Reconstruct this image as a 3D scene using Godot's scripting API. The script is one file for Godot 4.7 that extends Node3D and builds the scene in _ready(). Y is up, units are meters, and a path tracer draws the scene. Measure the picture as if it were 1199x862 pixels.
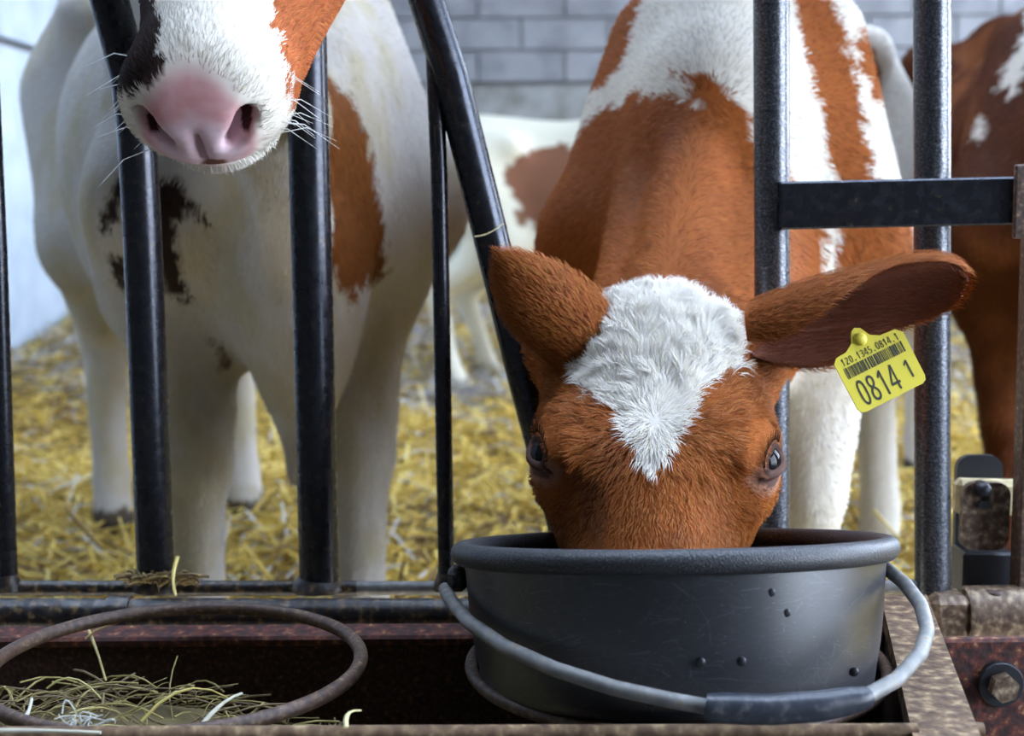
extends Node3D
# A barn pen: calves behind a steel feed gate, one of them drinking from a bucket.
# y is up, metres. The camera looks along -z; the gate stands in the plane z = GATE.

const F := 1750.0                 # focal length in pixels of the 1199 x 862 frame
const GATE := -1.62
const FLOOR_Y := -0.08
var cam_at := Vector3(0.0, 0.65, 0.0)
var cam_basis := Basis()
var rng := RandomNumberGenerator.new()
var noise := FastNoiseLite.new()
var fine := FastNoiseLite.new()
var M := {}

# ------------------------------------------------------------------ pixels to points
func ray(px: float, py: float) -> Vector3:
	return cam_basis * Vector3((px - 599.5) / F, -(py - 431.0) / F, -1.0)
func on_z(px: float, py: float, z: float) -> Vector3:
	var r := ray(px, py)
	return cam_at + r * ((z - cam_at.z) / r.z)
func on_y(px: float, py: float, y: float) -> Vector3:
	var r := ray(px, py)
	return cam_at + r * ((y - cam_at.y) / r.y)
func deep(px: float, py: float, d: float) -> Vector3:
	return cam_at + ray(px, py) * d

# ------------------------------------------------------------------ mesh builder
class MB:
	var v := PackedVector3Array()
	var n := PackedVector3Array()
	var c := PackedColorArray()
	var uv := PackedVector2Array()
	var idx := PackedInt32Array()
	func vert(p: Vector3, nr: Vector3, col := Color.WHITE, t := Vector2.ZERO) -> int:
		v.append(p)
		n.append(nr)
		c.append(col)
		uv.append(t)
		return v.size() - 1
	func tri(a: int, b: int, d: int) -> void:   # turned so that the front (clockwise) side faces along the normals
		var f := (v[b] - v[a]).cross(v[d] - v[a])
		if f.dot(n[a] + n[b] + n[d]) > 0.0:
			idx.append(a); idx.append(d); idx.append(b)
		else:
			idx.append(a); idx.append(b); idx.append(d)
	func quad(a: int, b: int, d: int, e: int) -> void:
		tri(a, b, d)
		tri(a, d, e)
	func flat(pts: Array, nr: Vector3, col := Color.WHITE) -> void:
		var first := v.size()
		for p in pts:
			vert(p, nr, col)
		for i in range(1, pts.size() - 1):
			tri(first, first + i, first + i + 1)
	func tube(pts: PackedVector3Array, radii: PackedFloat32Array, sides := 12, col := Color.WHITE, closed := false, squash := 1.0) -> void:
		var m := pts.size()
		var side := Vector3.ZERO
		var first := v.size()
		var total := 0.0
		for i in m:
			var t: Vector3
			if closed:
				t = (pts[(i + 1) % m] - pts[(i + m - 1) % m]).normalized()
			else:
				t = (pts[mini(i + 1, m - 1)] - pts[maxi(i - 1, 0)]).normalized()
			if side == Vector3.ZERO:
				side = t.cross(Vector3.UP if absf(t.y) < 0.9 else Vector3.RIGHT).normalized()
			else:
				side = (side - t * side.dot(t)).normalized()
			var up := t.cross(side)
			if i:
				total += pts[i].distance_to(pts[i - 1])
			for s in sides + 1:
				var a := TAU * s / sides
				var o := side * cos(a) + up * sin(a) * squash
				vert(pts[i] + o * radii[mini(i, radii.size() - 1)], o.normalized(), col, Vector2(float(s) / sides, total))
		var rows := m if closed else m - 1
		for i in rows:
			var r0 := first + i * (sides + 1)
			var r1 := first + ((i + 1) % m) * (sides + 1)
			for s in sides:
				quad(r0 + s, r0 + s + 1, r1 + s + 1, r1 + s)
		if not closed:
			for e in [0, m - 1]:
				var t2 := (pts[1] - pts[0]).normalized() * -1.0 if e == 0 else (pts[m - 1] - pts[m - 2]).normalized()
				var ring := []
				for s in sides:
					ring.append(v[first + e * (sides + 1) + s])
				flat(ring, t2, col)
	func bar(a: Vector3, b: Vector3, r: float, sides := 16, col := Color.WHITE) -> void:
		var pts := PackedVector3Array()
		for i in 9:
			pts.append(a.lerp(b, i / 8.0))
		tube(pts, PackedFloat32Array([r]), sides, col)
	func lathe(profile: Array, segs: int, xf: Transform3D, col := Color.WHITE) -> void:
		# profile: [radius, height]; a repeated point makes a crease
		var first := v.size()
		var m := profile.size()
		var run := 0.0
		for i in m:
			var p := Vector2(profile[i][0], profile[i][1])
			var q0 := Vector2(profile[maxi(i - 1, 0)][0], profile[maxi(i - 1, 0)][1])
			var q1 := Vector2(profile[mini(i + 1, m - 1)][0], profile[mini(i + 1, m - 1)][1])
			if q0 == p and i > 0 and i < m - 1: q0 = p
			var t := (q1 - q0).normalized()
			var nn := Vector2(t.y, -t.x)
			if i:
				run += p.distance_to(Vector2(profile[i - 1][0], profile[i - 1][1]))
			for s in segs + 1:
				var a := TAU * s / segs
				var o := Vector3(cos(a), 0, sin(a))
				vert(xf * (o * p.x + Vector3.UP * p.y), (xf.basis * (o * nn.x + Vector3.UP * nn.y)).normalized(), col, Vector2(float(s) / segs, run))
		for i in m - 1:
			var r0 := first + i * (segs + 1)
			for s in segs:
				quad(r0 + s, r0 + s + 1, r0 + segs + 2 + s, r0 + segs + 1 + s)
	func box(xf: Transform3D, size: Vector3, bevel := 0.003, col := Color.WHITE) -> void:
		var h := size * 0.5
		var b := minf(bevel, minf(h.x, minf(h.y, h.z)) * 0.9)
		var at := func(sg: Vector3, ax: int) -> Vector3:
			var q := Vector3(h.x - b, h.y - b, h.z - b)
			q[ax] = h[ax]
			return xf * (q * sg)
		var sgn := [-1.0, 1.0]
		for ax in 3:
			var a1 := (ax + 1) % 3
			var a2 := (ax + 2) % 3
			for s in sgn:
				var pts := []
				for k in [[-1, -1], [1, -1], [1, 1], [-1, 1]]:
					var sg := Vector3.ZERO
					sg[ax] = s; sg[a1] = k[0]; sg[a2] = k[1]
					pts.append(at.call(sg, ax))
				var nr := Vector3.ZERO
				nr[ax] = s
				flat(pts, (xf.basis * nr).normalized(), col)
			for s1 in sgn:
				for s2 in sgn:                       # the bevel between faces a1 and a2
					var lo := Vector3.ZERO
					lo[ax] = -1.0; lo[a1] = s1; lo[a2] = s2
					var hi := lo
					hi[ax] = 1.0
					var nr2 := Vector3.ZERO
					nr2[a1] = s1; nr2[a2] = s2
					flat([at.call(lo, a1), at.call(hi, a1), at.call(hi, a2), at.call(lo, a2)], (xf.basis * nr2).normalized(), col)
		for x in sgn:
			for y in sgn:
				for z in sgn:
					var sg2 := Vector3(x, y, z)
					flat([at.call(sg2, 0), at.call(sg2, 1), at.call(sg2, 2)], (xf.basis * sg2).normalized(), col)
	func prism(poly: PackedVector2Array, depth: float, xf: Transform3D, col := Color.WHITE) -> void:
		# polygon in local xy, from z = 0 to z = depth
		var tris := Geometry2D.triangulate_polygon(poly)
		for e in 2:
			var first := v.size()
			var nr := (xf.basis * Vector3(0, 0, -1.0 if e == 0 else 1.0)).normalized()
			for p in poly:
				vert(xf * Vector3(p.x, p.y, depth * e), nr, col, p)
			for i in range(0, tris.size(), 3):
				tri(first + tris[i], first + tris[i + 1], first + tris[i + 2])
		var area := 0.0
		for i in poly.size():
			area += poly[i].cross(poly[(i + 1) % poly.size()])
		for i in poly.size():
			var p := poly[i]
			var q := poly[(i + 1) % poly.size()]
			var o := Vector2(q.y - p.y, p.x - q.x) * signf(area)
			flat([xf * Vector3(p.x, p.y, 0), xf * Vector3(q.x, q.y, 0), xf * Vector3(q.x, q.y, depth), xf * Vector3(p.x, p.y, depth)], (xf.basis * Vector3(o.x, o.y, 0)).normalized(), col)
	func mesh() -> ArrayMesh:
		var arrays := []
		arrays.resize(Mesh.ARRAY_MAX)
		arrays[Mesh.ARRAY_VERTEX] = v
		arrays[Mesh.ARRAY_NORMAL] = n
		arrays[Mesh.ARRAY_COLOR] = c
		arrays[Mesh.ARRAY_TEX_UV] = uv
		arrays[Mesh.ARRAY_INDEX] = idx
		var am := ArrayMesh.new()
		am.add_surface_from_arrays(Mesh.PRIMITIVE_TRIANGLES, arrays)
		return am

# ------------------------------------------------------------------ objects, parts, metas
func tag(o: Node, label: String, category := "", group := "", kind := "") -> Node:
	if label: o.set_meta("label", label)
	if category: o.set_meta("category", category)
	if group: o.set_meta("group", group)
	if kind: o.set_meta("kind", kind)
	return o
func thing(called: String, label: String, category: String, at := Vector3.ZERO, group := "") -> Node3D:
	var o := Node3D.new()
	o.name = called
	add_child(o, true)
	o.position = at
	tag(o, label, category, group)
	return o
func put(called: String, shape, mat: Material, parent: Node = self, at := Transform3D()) -> MeshInstance3D:
	var o := MeshInstance3D.new()
	o.name = called
	o.mesh = shape.mesh() if shape is MB else shape
	o.material_override = mat
	parent.add_child(o, true)
	o.transform = at
	return o
func part(called: String, mb: MB, mat: Material, parent: Node3D) -> MeshInstance3D:
	# the builder works in world metres: take the thing's own place away
	var back := Vector3.ZERO
	var q: Node = parent
	while q is Node3D and q != self:
		back += q.position
		q = q.get_parent()
	if back != Vector3.ZERO:
		for i in mb.v.size():
			mb.v[i] -= back
	return put(called, mb, mat, parent)
func structure(called: String, mb: MB, mat: Material, label: String) -> MeshInstance3D:
	var o := put(called, mb, mat)
	tag(o, label, "", "", "structure")
	return o

# ------------------------------------------------------------------ materials
func lin(r: float, g: float, b: float) -> Color:
	return Color(r, g, b).linear_to_srgb()
func noise_tex(seed_: int, freq: float, stops: Array, size := 512, octaves := 4, kind := FastNoiseLite.TYPE_SIMPLEX_SMOOTH, fractal := FastNoiseLite.FRACTAL_FBM) -> NoiseTexture2D:
	var f := FastNoiseLite.new()
	f.seed = seed_
	f.noise_type = kind
	f.frequency = freq
	f.fractal_type = fractal
	f.fractal_octaves = octaves
	var t := NoiseTexture2D.new()
	t.width = size
	t.height = size
	t.seamless = true
	t.noise = f
	if stops.size():
		var g := Gradient.new()
		g.offsets = PackedFloat32Array()
		g.colors = PackedColorArray()
		var off := PackedFloat32Array()
		var cols := PackedColorArray()
		for s in stops:
			off.append(s[0])
			cols.append(s[1])
		g.offsets = off
		g.colors = cols
		t.color_ramp = g
	return t
func surf(color: Color, rough: float, metal := 0.0) -> StandardMaterial3D:
	var m := StandardMaterial3D.new()
	m.albedo_color = color
	m.roughness = rough
	m.metallic = metal
	return m
func tex_surf(albedo: Texture2D, scale: float, rough: float, metal := 0.0, bump: Texture2D = null, depth := 0.1, rough_tex: Texture2D = null) -> StandardMaterial3D:
	var m := surf(Color.WHITE, rough, metal)
	m.albedo_texture = albedo
	m.uv1_triplanar = true
	m.uv1_world_triplanar = true
	m.uv1_scale = Vector3.ONE * scale
	if bump:
		m.heightmap_enabled = true
		m.heightmap_texture = bump
		m.heightmap_scale = depth
	if rough_tex:
		m.roughness_texture = rough_tex
		m.roughness_texture_channel = BaseMaterial3D.TEXTURE_CHANNEL_RED
	return m
func make_materials() -> void:
	var grit := noise_tex(3, 0.03, [], 512, 5)
	var g2 := noise_tex(8, 0.012, [], 512, 4)
	var wear := noise_tex(12, 0.02, [[0.0, Color(0.35, 0.35, 0.35)], [0.5, Color(0.5, 0.5, 0.5)], [0.72, Color(0.62, 0.62, 0.62)], [1.0, Color(0.9, 0.9, 0.9)]], 512, 5)
	# black painted steel with flecks of rust and dried dirt
	M.bar = tex_surf(noise_tex(21, 0.03, [[0.0, lin(.024, .026, .032)], [0.70, lin(.032, .034, .042)], [0.80, lin(.05, .048, .048)], [0.88, lin(.10, .07, .045)], [0.95, lin(.2, .15, .09)], [1.0, lin(.30, .24, .15)]], 512, 6), 5.0, 0.54, 0.75, grit, 0.012, wear)
	M.post = tex_surf(noise_tex(22, 0.06, [[0.0, lin(.03, .031, .036)], [0.45, lin(.06, .063, .072)], [0.62, lin(.12, .125, .14)], [0.80, lin(.20, .205, .22)], [0.92, lin(.20, .14, .085)], [1.0, lin(.3, .2, .11)]], 512, 6), 9.0, 0.62, 0.7, grit, 0.02, wear)
	M.rail = tex_surf(noise_tex(24, 0.03, [[0.0, lin(.004, .0045, .006)], [0.46, lin(.008, .008, .010)], [0.57, lin(.026, .018, .012)], [0.68, lin(.080, .045, .02)], [0.82, lin(.18, .12, .06)], [1.0, lin(.36, .27, .14)]], 512, 6), 4.5, 0.8, 0.0, grit, 0.10, wear)
	M.rust = tex_surf(noise_tex(31, 0.035, [[0.0, lin(.026, .014, .010)], [0.45, lin(.055, .028, .018)], [0.62, lin(.090, .048, .028)], [0.78, lin(.15, .095, .052)], [0.9, lin(.30, .21, .11)], [1.0, lin(.5, .38, .2)]], 512, 6), 6.0, 0.55, 0.0, grit, 0.05)
	M.red = tex_surf(noise_tex(35, 0.03, [[0.0, lin(.012, .006, .005)], [0.40, lin(.040, .012, .009)], [0.60, lin(.095, .020, .012)], [0.74, lin(.14, .04, .02)], [0.86, lin(.28, .15, .07)], [1.0, lin(.45, .3, .15)]], 512, 6), 4.0, 0.8, 0.0, grit, 0.08)
	M.board = tex_surf(noise_tex(37, 0.05, [[0.0, lin(.014, .008, .008)], [0.45, lin(.034, .016, .012)], [0.68, lin(.060, .024, .017)], [0.84, lin(.10, .052, .030)], [0.94, lin(.18, .115, .065)], [1.0, lin(.34, .24, .13)]], 512, 6), 5.0, 0.9, 0.0, grit, 0.10)
	M.dirty_plate = tex_surf(noise_tex(39, 0.03, [[0.0, lin(.045, .022, .012)], [0.35, lin(.09, .05, .026)], [0.58, lin(.15, .092, .048)], [0.80, lin(.28, .19, .10)], [1.0, lin(.55, .42, .22)]], 512, 6), 3.6, 0.9, 0.0, grit, 0.12)
	M.hinge = tex_surf(noise_tex(43, 0.03, [[0.0, lin(.035, .020, .014)], [0.40, lin(.10, .060, .036)], [0.6, lin(.18, .125, .08)], [0.8, lin(.33, .25, .16)], [1.0, lin(.55, .45, .29)]], 512, 5), 5.0, 0.5, 0.2, grit, 0.05)
	M.steel = tex_surf(noise_tex(47, 0.02, [[0.0, lin(.11, .107, .10)], [0.5, lin(.19, .188, .18)], [0.72, lin(.26, .255, .245)], [0.84, lin(.26, .18, .10)], [1.0, lin(.22, .12, .06)]], 512, 5), 5.0, 0.6, 0.35, grit, 0.03)
	M.dark_steel = surf(lin(.02, .021, .025), 0.4, 0.3)
	M.rim = tex_surf(noise_tex(53, 0.05, [[0.0, lin(.006, .007, .009)], [0.5, lin(.014, .015, .018)], [0.65, lin(.03, .031, .035)], [0.82, lin(.07, .07, .075)], [1.0, lin(.2, .2, .2)]], 512, 6), 14.0, 0.5, 0.0, noise_tex(54, 0.06, [], 512, 5), 0.06)
	M.inside = surf(lin(.010, .011, .013), 0.5)
	M.grip = tex_surf(noise_tex(56, 0.03, [[0.0, lin(.012, .014, .02)], [0.6, lin(.022, .026, .036)], [0.8, lin(.07, .07, .075)], [1.0, lin(.15, .15, .15)]], 512, 5), 5.0, 0.38)
	M.wall_grey = tex_surf(noise_tex(61, 0.012, [[0.0, lin(.18, .185, .21)], [0.5, lin(.26, .268, .295)], [1.0, lin(.32, .33, .355)]], 512, 5), 0.8, 0.85, 0.0, g2, 0.2)
	M.wall_plinth = tex_surf(noise_tex(62, 0.012, [[0.0, lin(.13, .12, .095)], [0.4, lin(.21, .21, .20)], [0.7, lin(.27, .277, .28)], [1.0, lin(.33, .338, .345)]], 512, 5), 0.7, 0.9, 0.0, g2, 0.2)
	M.wall_blue = tex_surf(noise_tex(63, 0.012, [[0.0, lin(.46, .54, .64)], [0.5, lin(.56, .65, .76)], [1.0, lin(.64, .72, .82)]], 512, 5), 0.8, 0.8, 0.0, g2, 0.15)
	M.mortar = surf(lin(.20, .19, .18), 0.95)
	M.concrete = tex_surf(noise_tex(65, 0.015, [[0.0, lin(.07, .065, .06)], [0.5, lin(.12, .115, .105)], [1.0, lin(.18, .175, .16)]], 512, 5), 0.6, 0.9, 0.0, g2, 0.2)
	M.yard = surf(lin(.50, .50, .49), 0.9)
	M.cream = tex_surf(noise_tex(69, 0.03, [[0.0, lin(.20, .14, .07)], [0.4, lin(.40, .33, .18)], [1.0, lin(.62, .54, .32)]], 256, 5), 6.0, 0.85)
	M.alley = tex_surf(noise_tex(66, 0.015, [[0.0, lin(.035, .033, .030)], [0.5, lin(.06, .057, .052)], [1.0, lin(.09, .086, .08)]], 256, 5), 0.6, 0.9)
	M.roof = surf(lin(.10, .095, .09), 0.9)
	M.litter = tex_surf(noise_tex(67, 0.02, [[0.0, lin(.10, .06, .02)], [0.30, lin(.32, .20, .04)], [0.55, lin(.58, .39, .07)], [1.0, lin(.78, .58, .16)]], 512, 6), 2.2, 0.95, 0.0, grit, 1.0)
	M.straw = surf(Color.WHITE, 0.55)
	M.straw.vertex_color_use_as_albedo = true
	M.skin = surf(Color.WHITE, 0.75)
	M.skin.vertex_color_use_as_albedo = true
	M.skin.metallic_specular = 0.25
	M.nose = surf(Color.WHITE, 0.4)
	M.nose.vertex_color_use_as_albedo = true
	M.fur = surf(Color.WHITE, 0.55)
	M.fur.vertex_color_use_as_albedo = true
	M.fur.metallic_specular = 0.22
	M.eye = surf(lin(.008, .006, .006), 0.06)
	M.eye.metallic_specular = 0.26
	M.hoof = surf(lin(.10, .08, .06), 0.6)
	M.tag = surf(lin(.66, .55, .055), 0.4)
	M.ink = surf(lin(.02, .02, .015), 0.6)
	M.bucket = bucket_material()
	M.rubber_worn = M.rim
	M.flake = surf(lin(.55, .5, .38), 0.7)

func bucket_material() -> StandardMaterial3D:
	# black rubber: hazy scuffs and fine scratches run round and across the wall (u = round, v = up the wall)
	var r := RandomNumberGenerator.new()
	r.seed = 77
	var w := 2048
	var h := 512
	var im := Image.create(w, h, false, Image.FORMAT_RGB8)
	var f := FastNoiseLite.new()
	f.seed = 5
	f.frequency = 0.006
	f.fractal_octaves = 5
	# even black rubber with a fine grain; the marks below are the single pale scratches and nicks the photograph shows
	var small := Image.create(1024, 256, false, Image.FORMAT_RGB8)
	for y in 256:
		for x in 1024:
			var s := 1.0 + f.get_noise_2d(x * 30.0, y * 30.0) * 0.45
			small.set_pixel(x, y, lin(.010 * s, .0115 * s, .016 * s))
	small.resize(w, h, Image.INTERPOLATE_CUBIC)
	im.copy_from(small)
	for k in 4200:
		var x := r.randf() * w
		var y := r.randf() * h
		var a := r.randfn(0.0, 0.35) if r.randf() < 0.6 else r.randf() * TAU
		var l := r.randf_range(4.0, 46.0) * (1.0 if r.randf() < 0.9 else 3.0)
		var tone := r.randf_range(0.10, 0.5) * (0.6 if r.randf() < 0.8 else 1.3)
		var bend := r.randfn(0.0, 0.012)
		for i in int(l):
			var px := int(fposmod(x, w))
			var py := clampi(int(y), 0, h - 1)
			im.set_pixel(px, py, im.get_pixel(px, py).lerp(lin(.36, .36, .355), tone * 0.9))
			x += cos(a)
			y += sin(a)
			a += bend
	for k in 900:
		var px := r.randi_range(0, w - 3)
		var py := r.randi_range(0, h - 3)
		im.fill_rect(Rect2i(px, py, r.randi_range(1, 3), r.randi_range(1, 3)), lin(.08, .08, .08))
	var m := surf(Color.WHITE, 0.36)
	m.albedo_texture = ImageTexture.create_from_image(im)
	m.texture_repeat = true
	m.uv1_scale = Vector3(1.0, 1.0, 1.0)
	m.metallic_specular = 0.7
	return m

# ------------------------------------------------------------------ a smooth union of tapered capsules and ellipsoids, meshed as surface nets
class Field:
	var kind := PackedInt32Array()
	var pa := PackedVector3Array()
	var pb := PackedVector3Array()
	var ra := PackedFloat32Array()
	var rb := PackedFloat32Array()
	var kk := PackedFloat32Array()
	var inv: Array[Basis] = []
	var rad := PackedVector3Array()
	var bc := PackedVector3Array()
	var br := PackedFloat32Array()
	var xf := Transform3D()
	func cap(a: Vector3, b: Vector3, r1: float, r2: float, k := 0.04) -> void:
		a = xf * a
		b = xf * b
		var g := xf.basis.x.length()
		r1 *= g
		r2 *= g
		kind.append(0); pa.append(a); pb.append(b); ra.append(r1); rb.append(r2); kk.append(k)
		inv.append(Basis()); rad.append(Vector3.ONE)
		bc.append((a + b) * 0.5)
		br.append(a.distance_to(b) * 0.5 + maxf(r1, r2))
	func ell(c: Vector3, r: Vector3, k := 0.04, turn := Basis()) -> void:
		var q := xf * c
		var g := xf.basis.x.length()
		kind.append(1); pa.append(q); pb.append(q); ra.append(minf(r.x, minf(r.y, r.z))); rb.append(g); kk.append(k)
		inv.append((xf.basis * turn).inverse()); rad.append(r)
		bc.append(q)
		br.append(maxf(r.x, maxf(r.y, r.z)) * g)
	func carve(c: Vector3, r: Vector3, k := 0.01, turn := Basis()) -> void:
		ell(c, r, k, turn)
		kind[kind.size() - 1] = 2
	func at(p: Vector3) -> float:
		var d := 10.0
		for i in kind.size():
			var low := p.distance_to(bc[i]) - br[i]
			var t := kind[i]
			var k := kk[i]
			if t == 2:
				if low > k:
					continue
			elif low > d + k:
				continue
			var e: float
			if t == 0:
				var ba := pb[i] - pa[i]
				var h := clampf((p - pa[i]).dot(ba) / maxf(ba.length_squared(), 1e-9), 0.0, 1.0)
				e = p.distance_to(pa[i] + ba * h) - lerpf(ra[i], rb[i], h)
			else:
				var q := inv[i] * (p - pa[i])
				var s := q / rad[i]
				var k0 := s.length()
				var k1 := (s / rad[i]).length()
				e = (k0 * (k0 - 1.0) / k1 if k1 > 1e-6 else -ra[i]) * rb[i]
			if t == 2:
				e = -e
				var h2 := maxf(k - absf(d - e), 0.0) / k
				d = maxf(d, e) + h2 * h2 * k * 0.25
			else:
				var h3 := maxf(k - absf(d - e), 0.0) / k
				d = minf(d, e) - h3 * h3 * k * 0.25
		return d
	func at_in(p: Vector3, only: PackedInt32Array) -> float:
		var d := 10.0
		for i in only:
			var low := p.distance_to(bc[i]) - br[i]
			var t := kind[i]
			var k := kk[i]
			if t == 2:
				if low > k:
					continue
			elif low > d + k:
				continue
			var e: float
			if t == 0:
				var ba := pb[i] - pa[i]
				var h := clampf((p - pa[i]).dot(ba) / maxf(ba.length_squared(), 1e-9), 0.0, 1.0)
				e = p.distance_to(pa[i] + ba * h) - lerpf(ra[i], rb[i], h)
			else:
				var q := inv[i] * (p - pa[i])
				var s := q / rad[i]
				var k0 := s.length()
				var k1 := (s / rad[i]).length()
				e = (k0 * (k0 - 1.0) / k1 if k1 > 1e-6 else -ra[i]) * rb[i]
			if t == 2:
				e = -e
				var h2 := maxf(k - absf(d - e), 0.0) / k
				d = maxf(d, e) + h2 * h2 * k * 0.25
			else:
				var h3 := maxf(k - absf(d - e), 0.0) / k
				d = minf(d, e) - h3 * h3 * k * 0.25
		return d
	func mesh(cell: float, lo: Vector3, hi: Vector3) -> Dictionary:
		var S := 4
		var nb := Vector3i(((hi - lo) / (cell * S)).ceil())
		var nx := nb.x * S + 1
		var ny := nb.y * S + 1
		var nz := nb.z * S + 1
		var val := PackedFloat32Array()
		val.resize(nx * ny * nz)
		val.fill(INF)
		var near: Array[Vector3i] = []
		var lists: Array[PackedInt32Array] = []
		var hd := cell * S * 0.866
		var reach := cell * S * 0.866 * 1.35 + cell
		for bz in nb.z:
			for by in nb.y:
				for bx in nb.x:
					var c := lo + (Vector3(bx, by, bz) + Vector3.ONE * 0.5) * (cell * S)
					var dc := at(c)
					if absf(dc) < reach:
						near.append(Vector3i(bx, by, bz))
						var only := PackedInt32Array()
						for i in kind.size():
							var low := c.distance_to(bc[i]) - br[i] - hd
							if low <= kk[i] + 0.005 if kind[i] == 2 else low <= dc + hd * 1.5 + kk[i] + 0.01:
								only.append(i)
						lists.append(only)
		for bi in near.size():
			var b := near[bi]
			var only := lists[bi]
			for k in S + 1:
				for j in S + 1:
					var row := (b.x * S) + nx * ((b.y * S + j) + ny * (b.z * S + k))
					var p := lo + Vector3(b.x * S, b.y * S + j, b.z * S + k) * cell
					for i in S + 1:
						if val[row + i] == INF:
							val[row + i] = at_in(p, only)
						p.x += cell
		var v := PackedVector3Array()
		var id := {}
		var cx: Array[Vector3i] = [Vector3i(0, 0, 0), Vector3i(1, 0, 0), Vector3i(0, 1, 0), Vector3i(1, 1, 0), Vector3i(0, 0, 1), Vector3i(1, 0, 1), Vector3i(0, 1, 1), Vector3i(1, 1, 1)]
		var off := PackedInt32Array()
		for c in cx:
			off.append(c.x + nx * (c.y + ny * c.z))
		var ea := PackedInt32Array([0, 2, 4, 6, 0, 1, 4, 5, 0, 1, 2, 3])
		var eb := PackedInt32Array([1, 3, 5, 7, 2, 3, 6, 7, 4, 5, 6, 7])
		var cells := PackedInt32Array()
		for b in near:
			for k in S:
				for j in S:
					for i in S:
						var g := Vector3i(b.x * S + i, b.y * S + j, b.z * S + k)
						var o := g.x + nx * (g.y + ny * g.z)
						var inside := 0
						for m in 8:
							if val[o + off[m]] < 0.0:
								inside += 1
						if inside == 0 or inside == 8:
							continue
						var sum := Vector3.ZERO
						var cnt := 0
						for m in 12:
							var va := val[o + off[ea[m]]]
							var vb := val[o + off[eb[m]]]
							if (va < 0.0) != (vb < 0.0):
								var t := va / (va - vb)
								sum += Vector3(cx[ea[m]]).lerp(Vector3(cx[eb[m]]), t)
								cnt += 1
						id[o] = v.size()
						cells.append(o)
						v.append(lo + (Vector3(g) + sum / cnt) * cell)
		var idx := PackedInt32Array()
		var n := PackedVector3Array()
		n.resize(v.size())
		var step := PackedInt32Array([1, nx, nx * ny])
		for o in cells:
			var here := val[o] < 0.0
			for ax in 3:
				if (val[o + step[ax]] < 0.0) == here:
					continue
				var s1 := step[(ax + 1) % 3]
				var s2 := step[(ax + 2) % 3]
				var q := [id.get(o, -1), id.get(o - s1, -1), id.get(o - s1 - s2, -1), id.get(o - s2, -1)]
				if q.min() < 0:
					continue
				if here:
					q.reverse()
				for t in [[0, 1, 2], [0, 2, 3]]:
					var a: int = q[t[0]]
					var b2: int = q[t[1]]
					var c2: int = q[t[2]]
					var fn := -(v[b2] - v[a]).cross(v[c2] - v[a])
					idx.append(a); idx.append(b2); idx.append(c2)
					n[a] += fn
					n[b2] += fn
					n[c2] += fn
		# fn points along the front (clockwise) side; make sure it is the outside
		var e := 0.0
		for i in range(0, v.size(), maxi(1, v.size() / 40)):
			e += at(v[i] + n[i].normalized() * cell) - at(v[i] - n[i].normalized() * cell)
		if e < 0.0:
			for i in range(0, idx.size(), 3):
				var t2 := idx[i + 1]
				idx[i + 1] = idx[i + 2]
				idx[i + 2] = t2
			for i in n.size():
				n[i] = -n[i]
		for i in n.size():
			n[i] = n[i].normalized()
		return {"v": v, "n": n, "idx": idx}

func add_net(mb: MB, net: Dictionary, colour: Callable) -> void:
	var first := mb.v.size()
	var v: PackedVector3Array = net.v
	var n: PackedVector3Array = net.n
	var idx: PackedInt32Array = net.idx
	for i in v.size():
		mb.vert(v[i], n[i], colour.call(v[i]))
	for i in idx:
		mb.idx.append(first + i)

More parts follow.
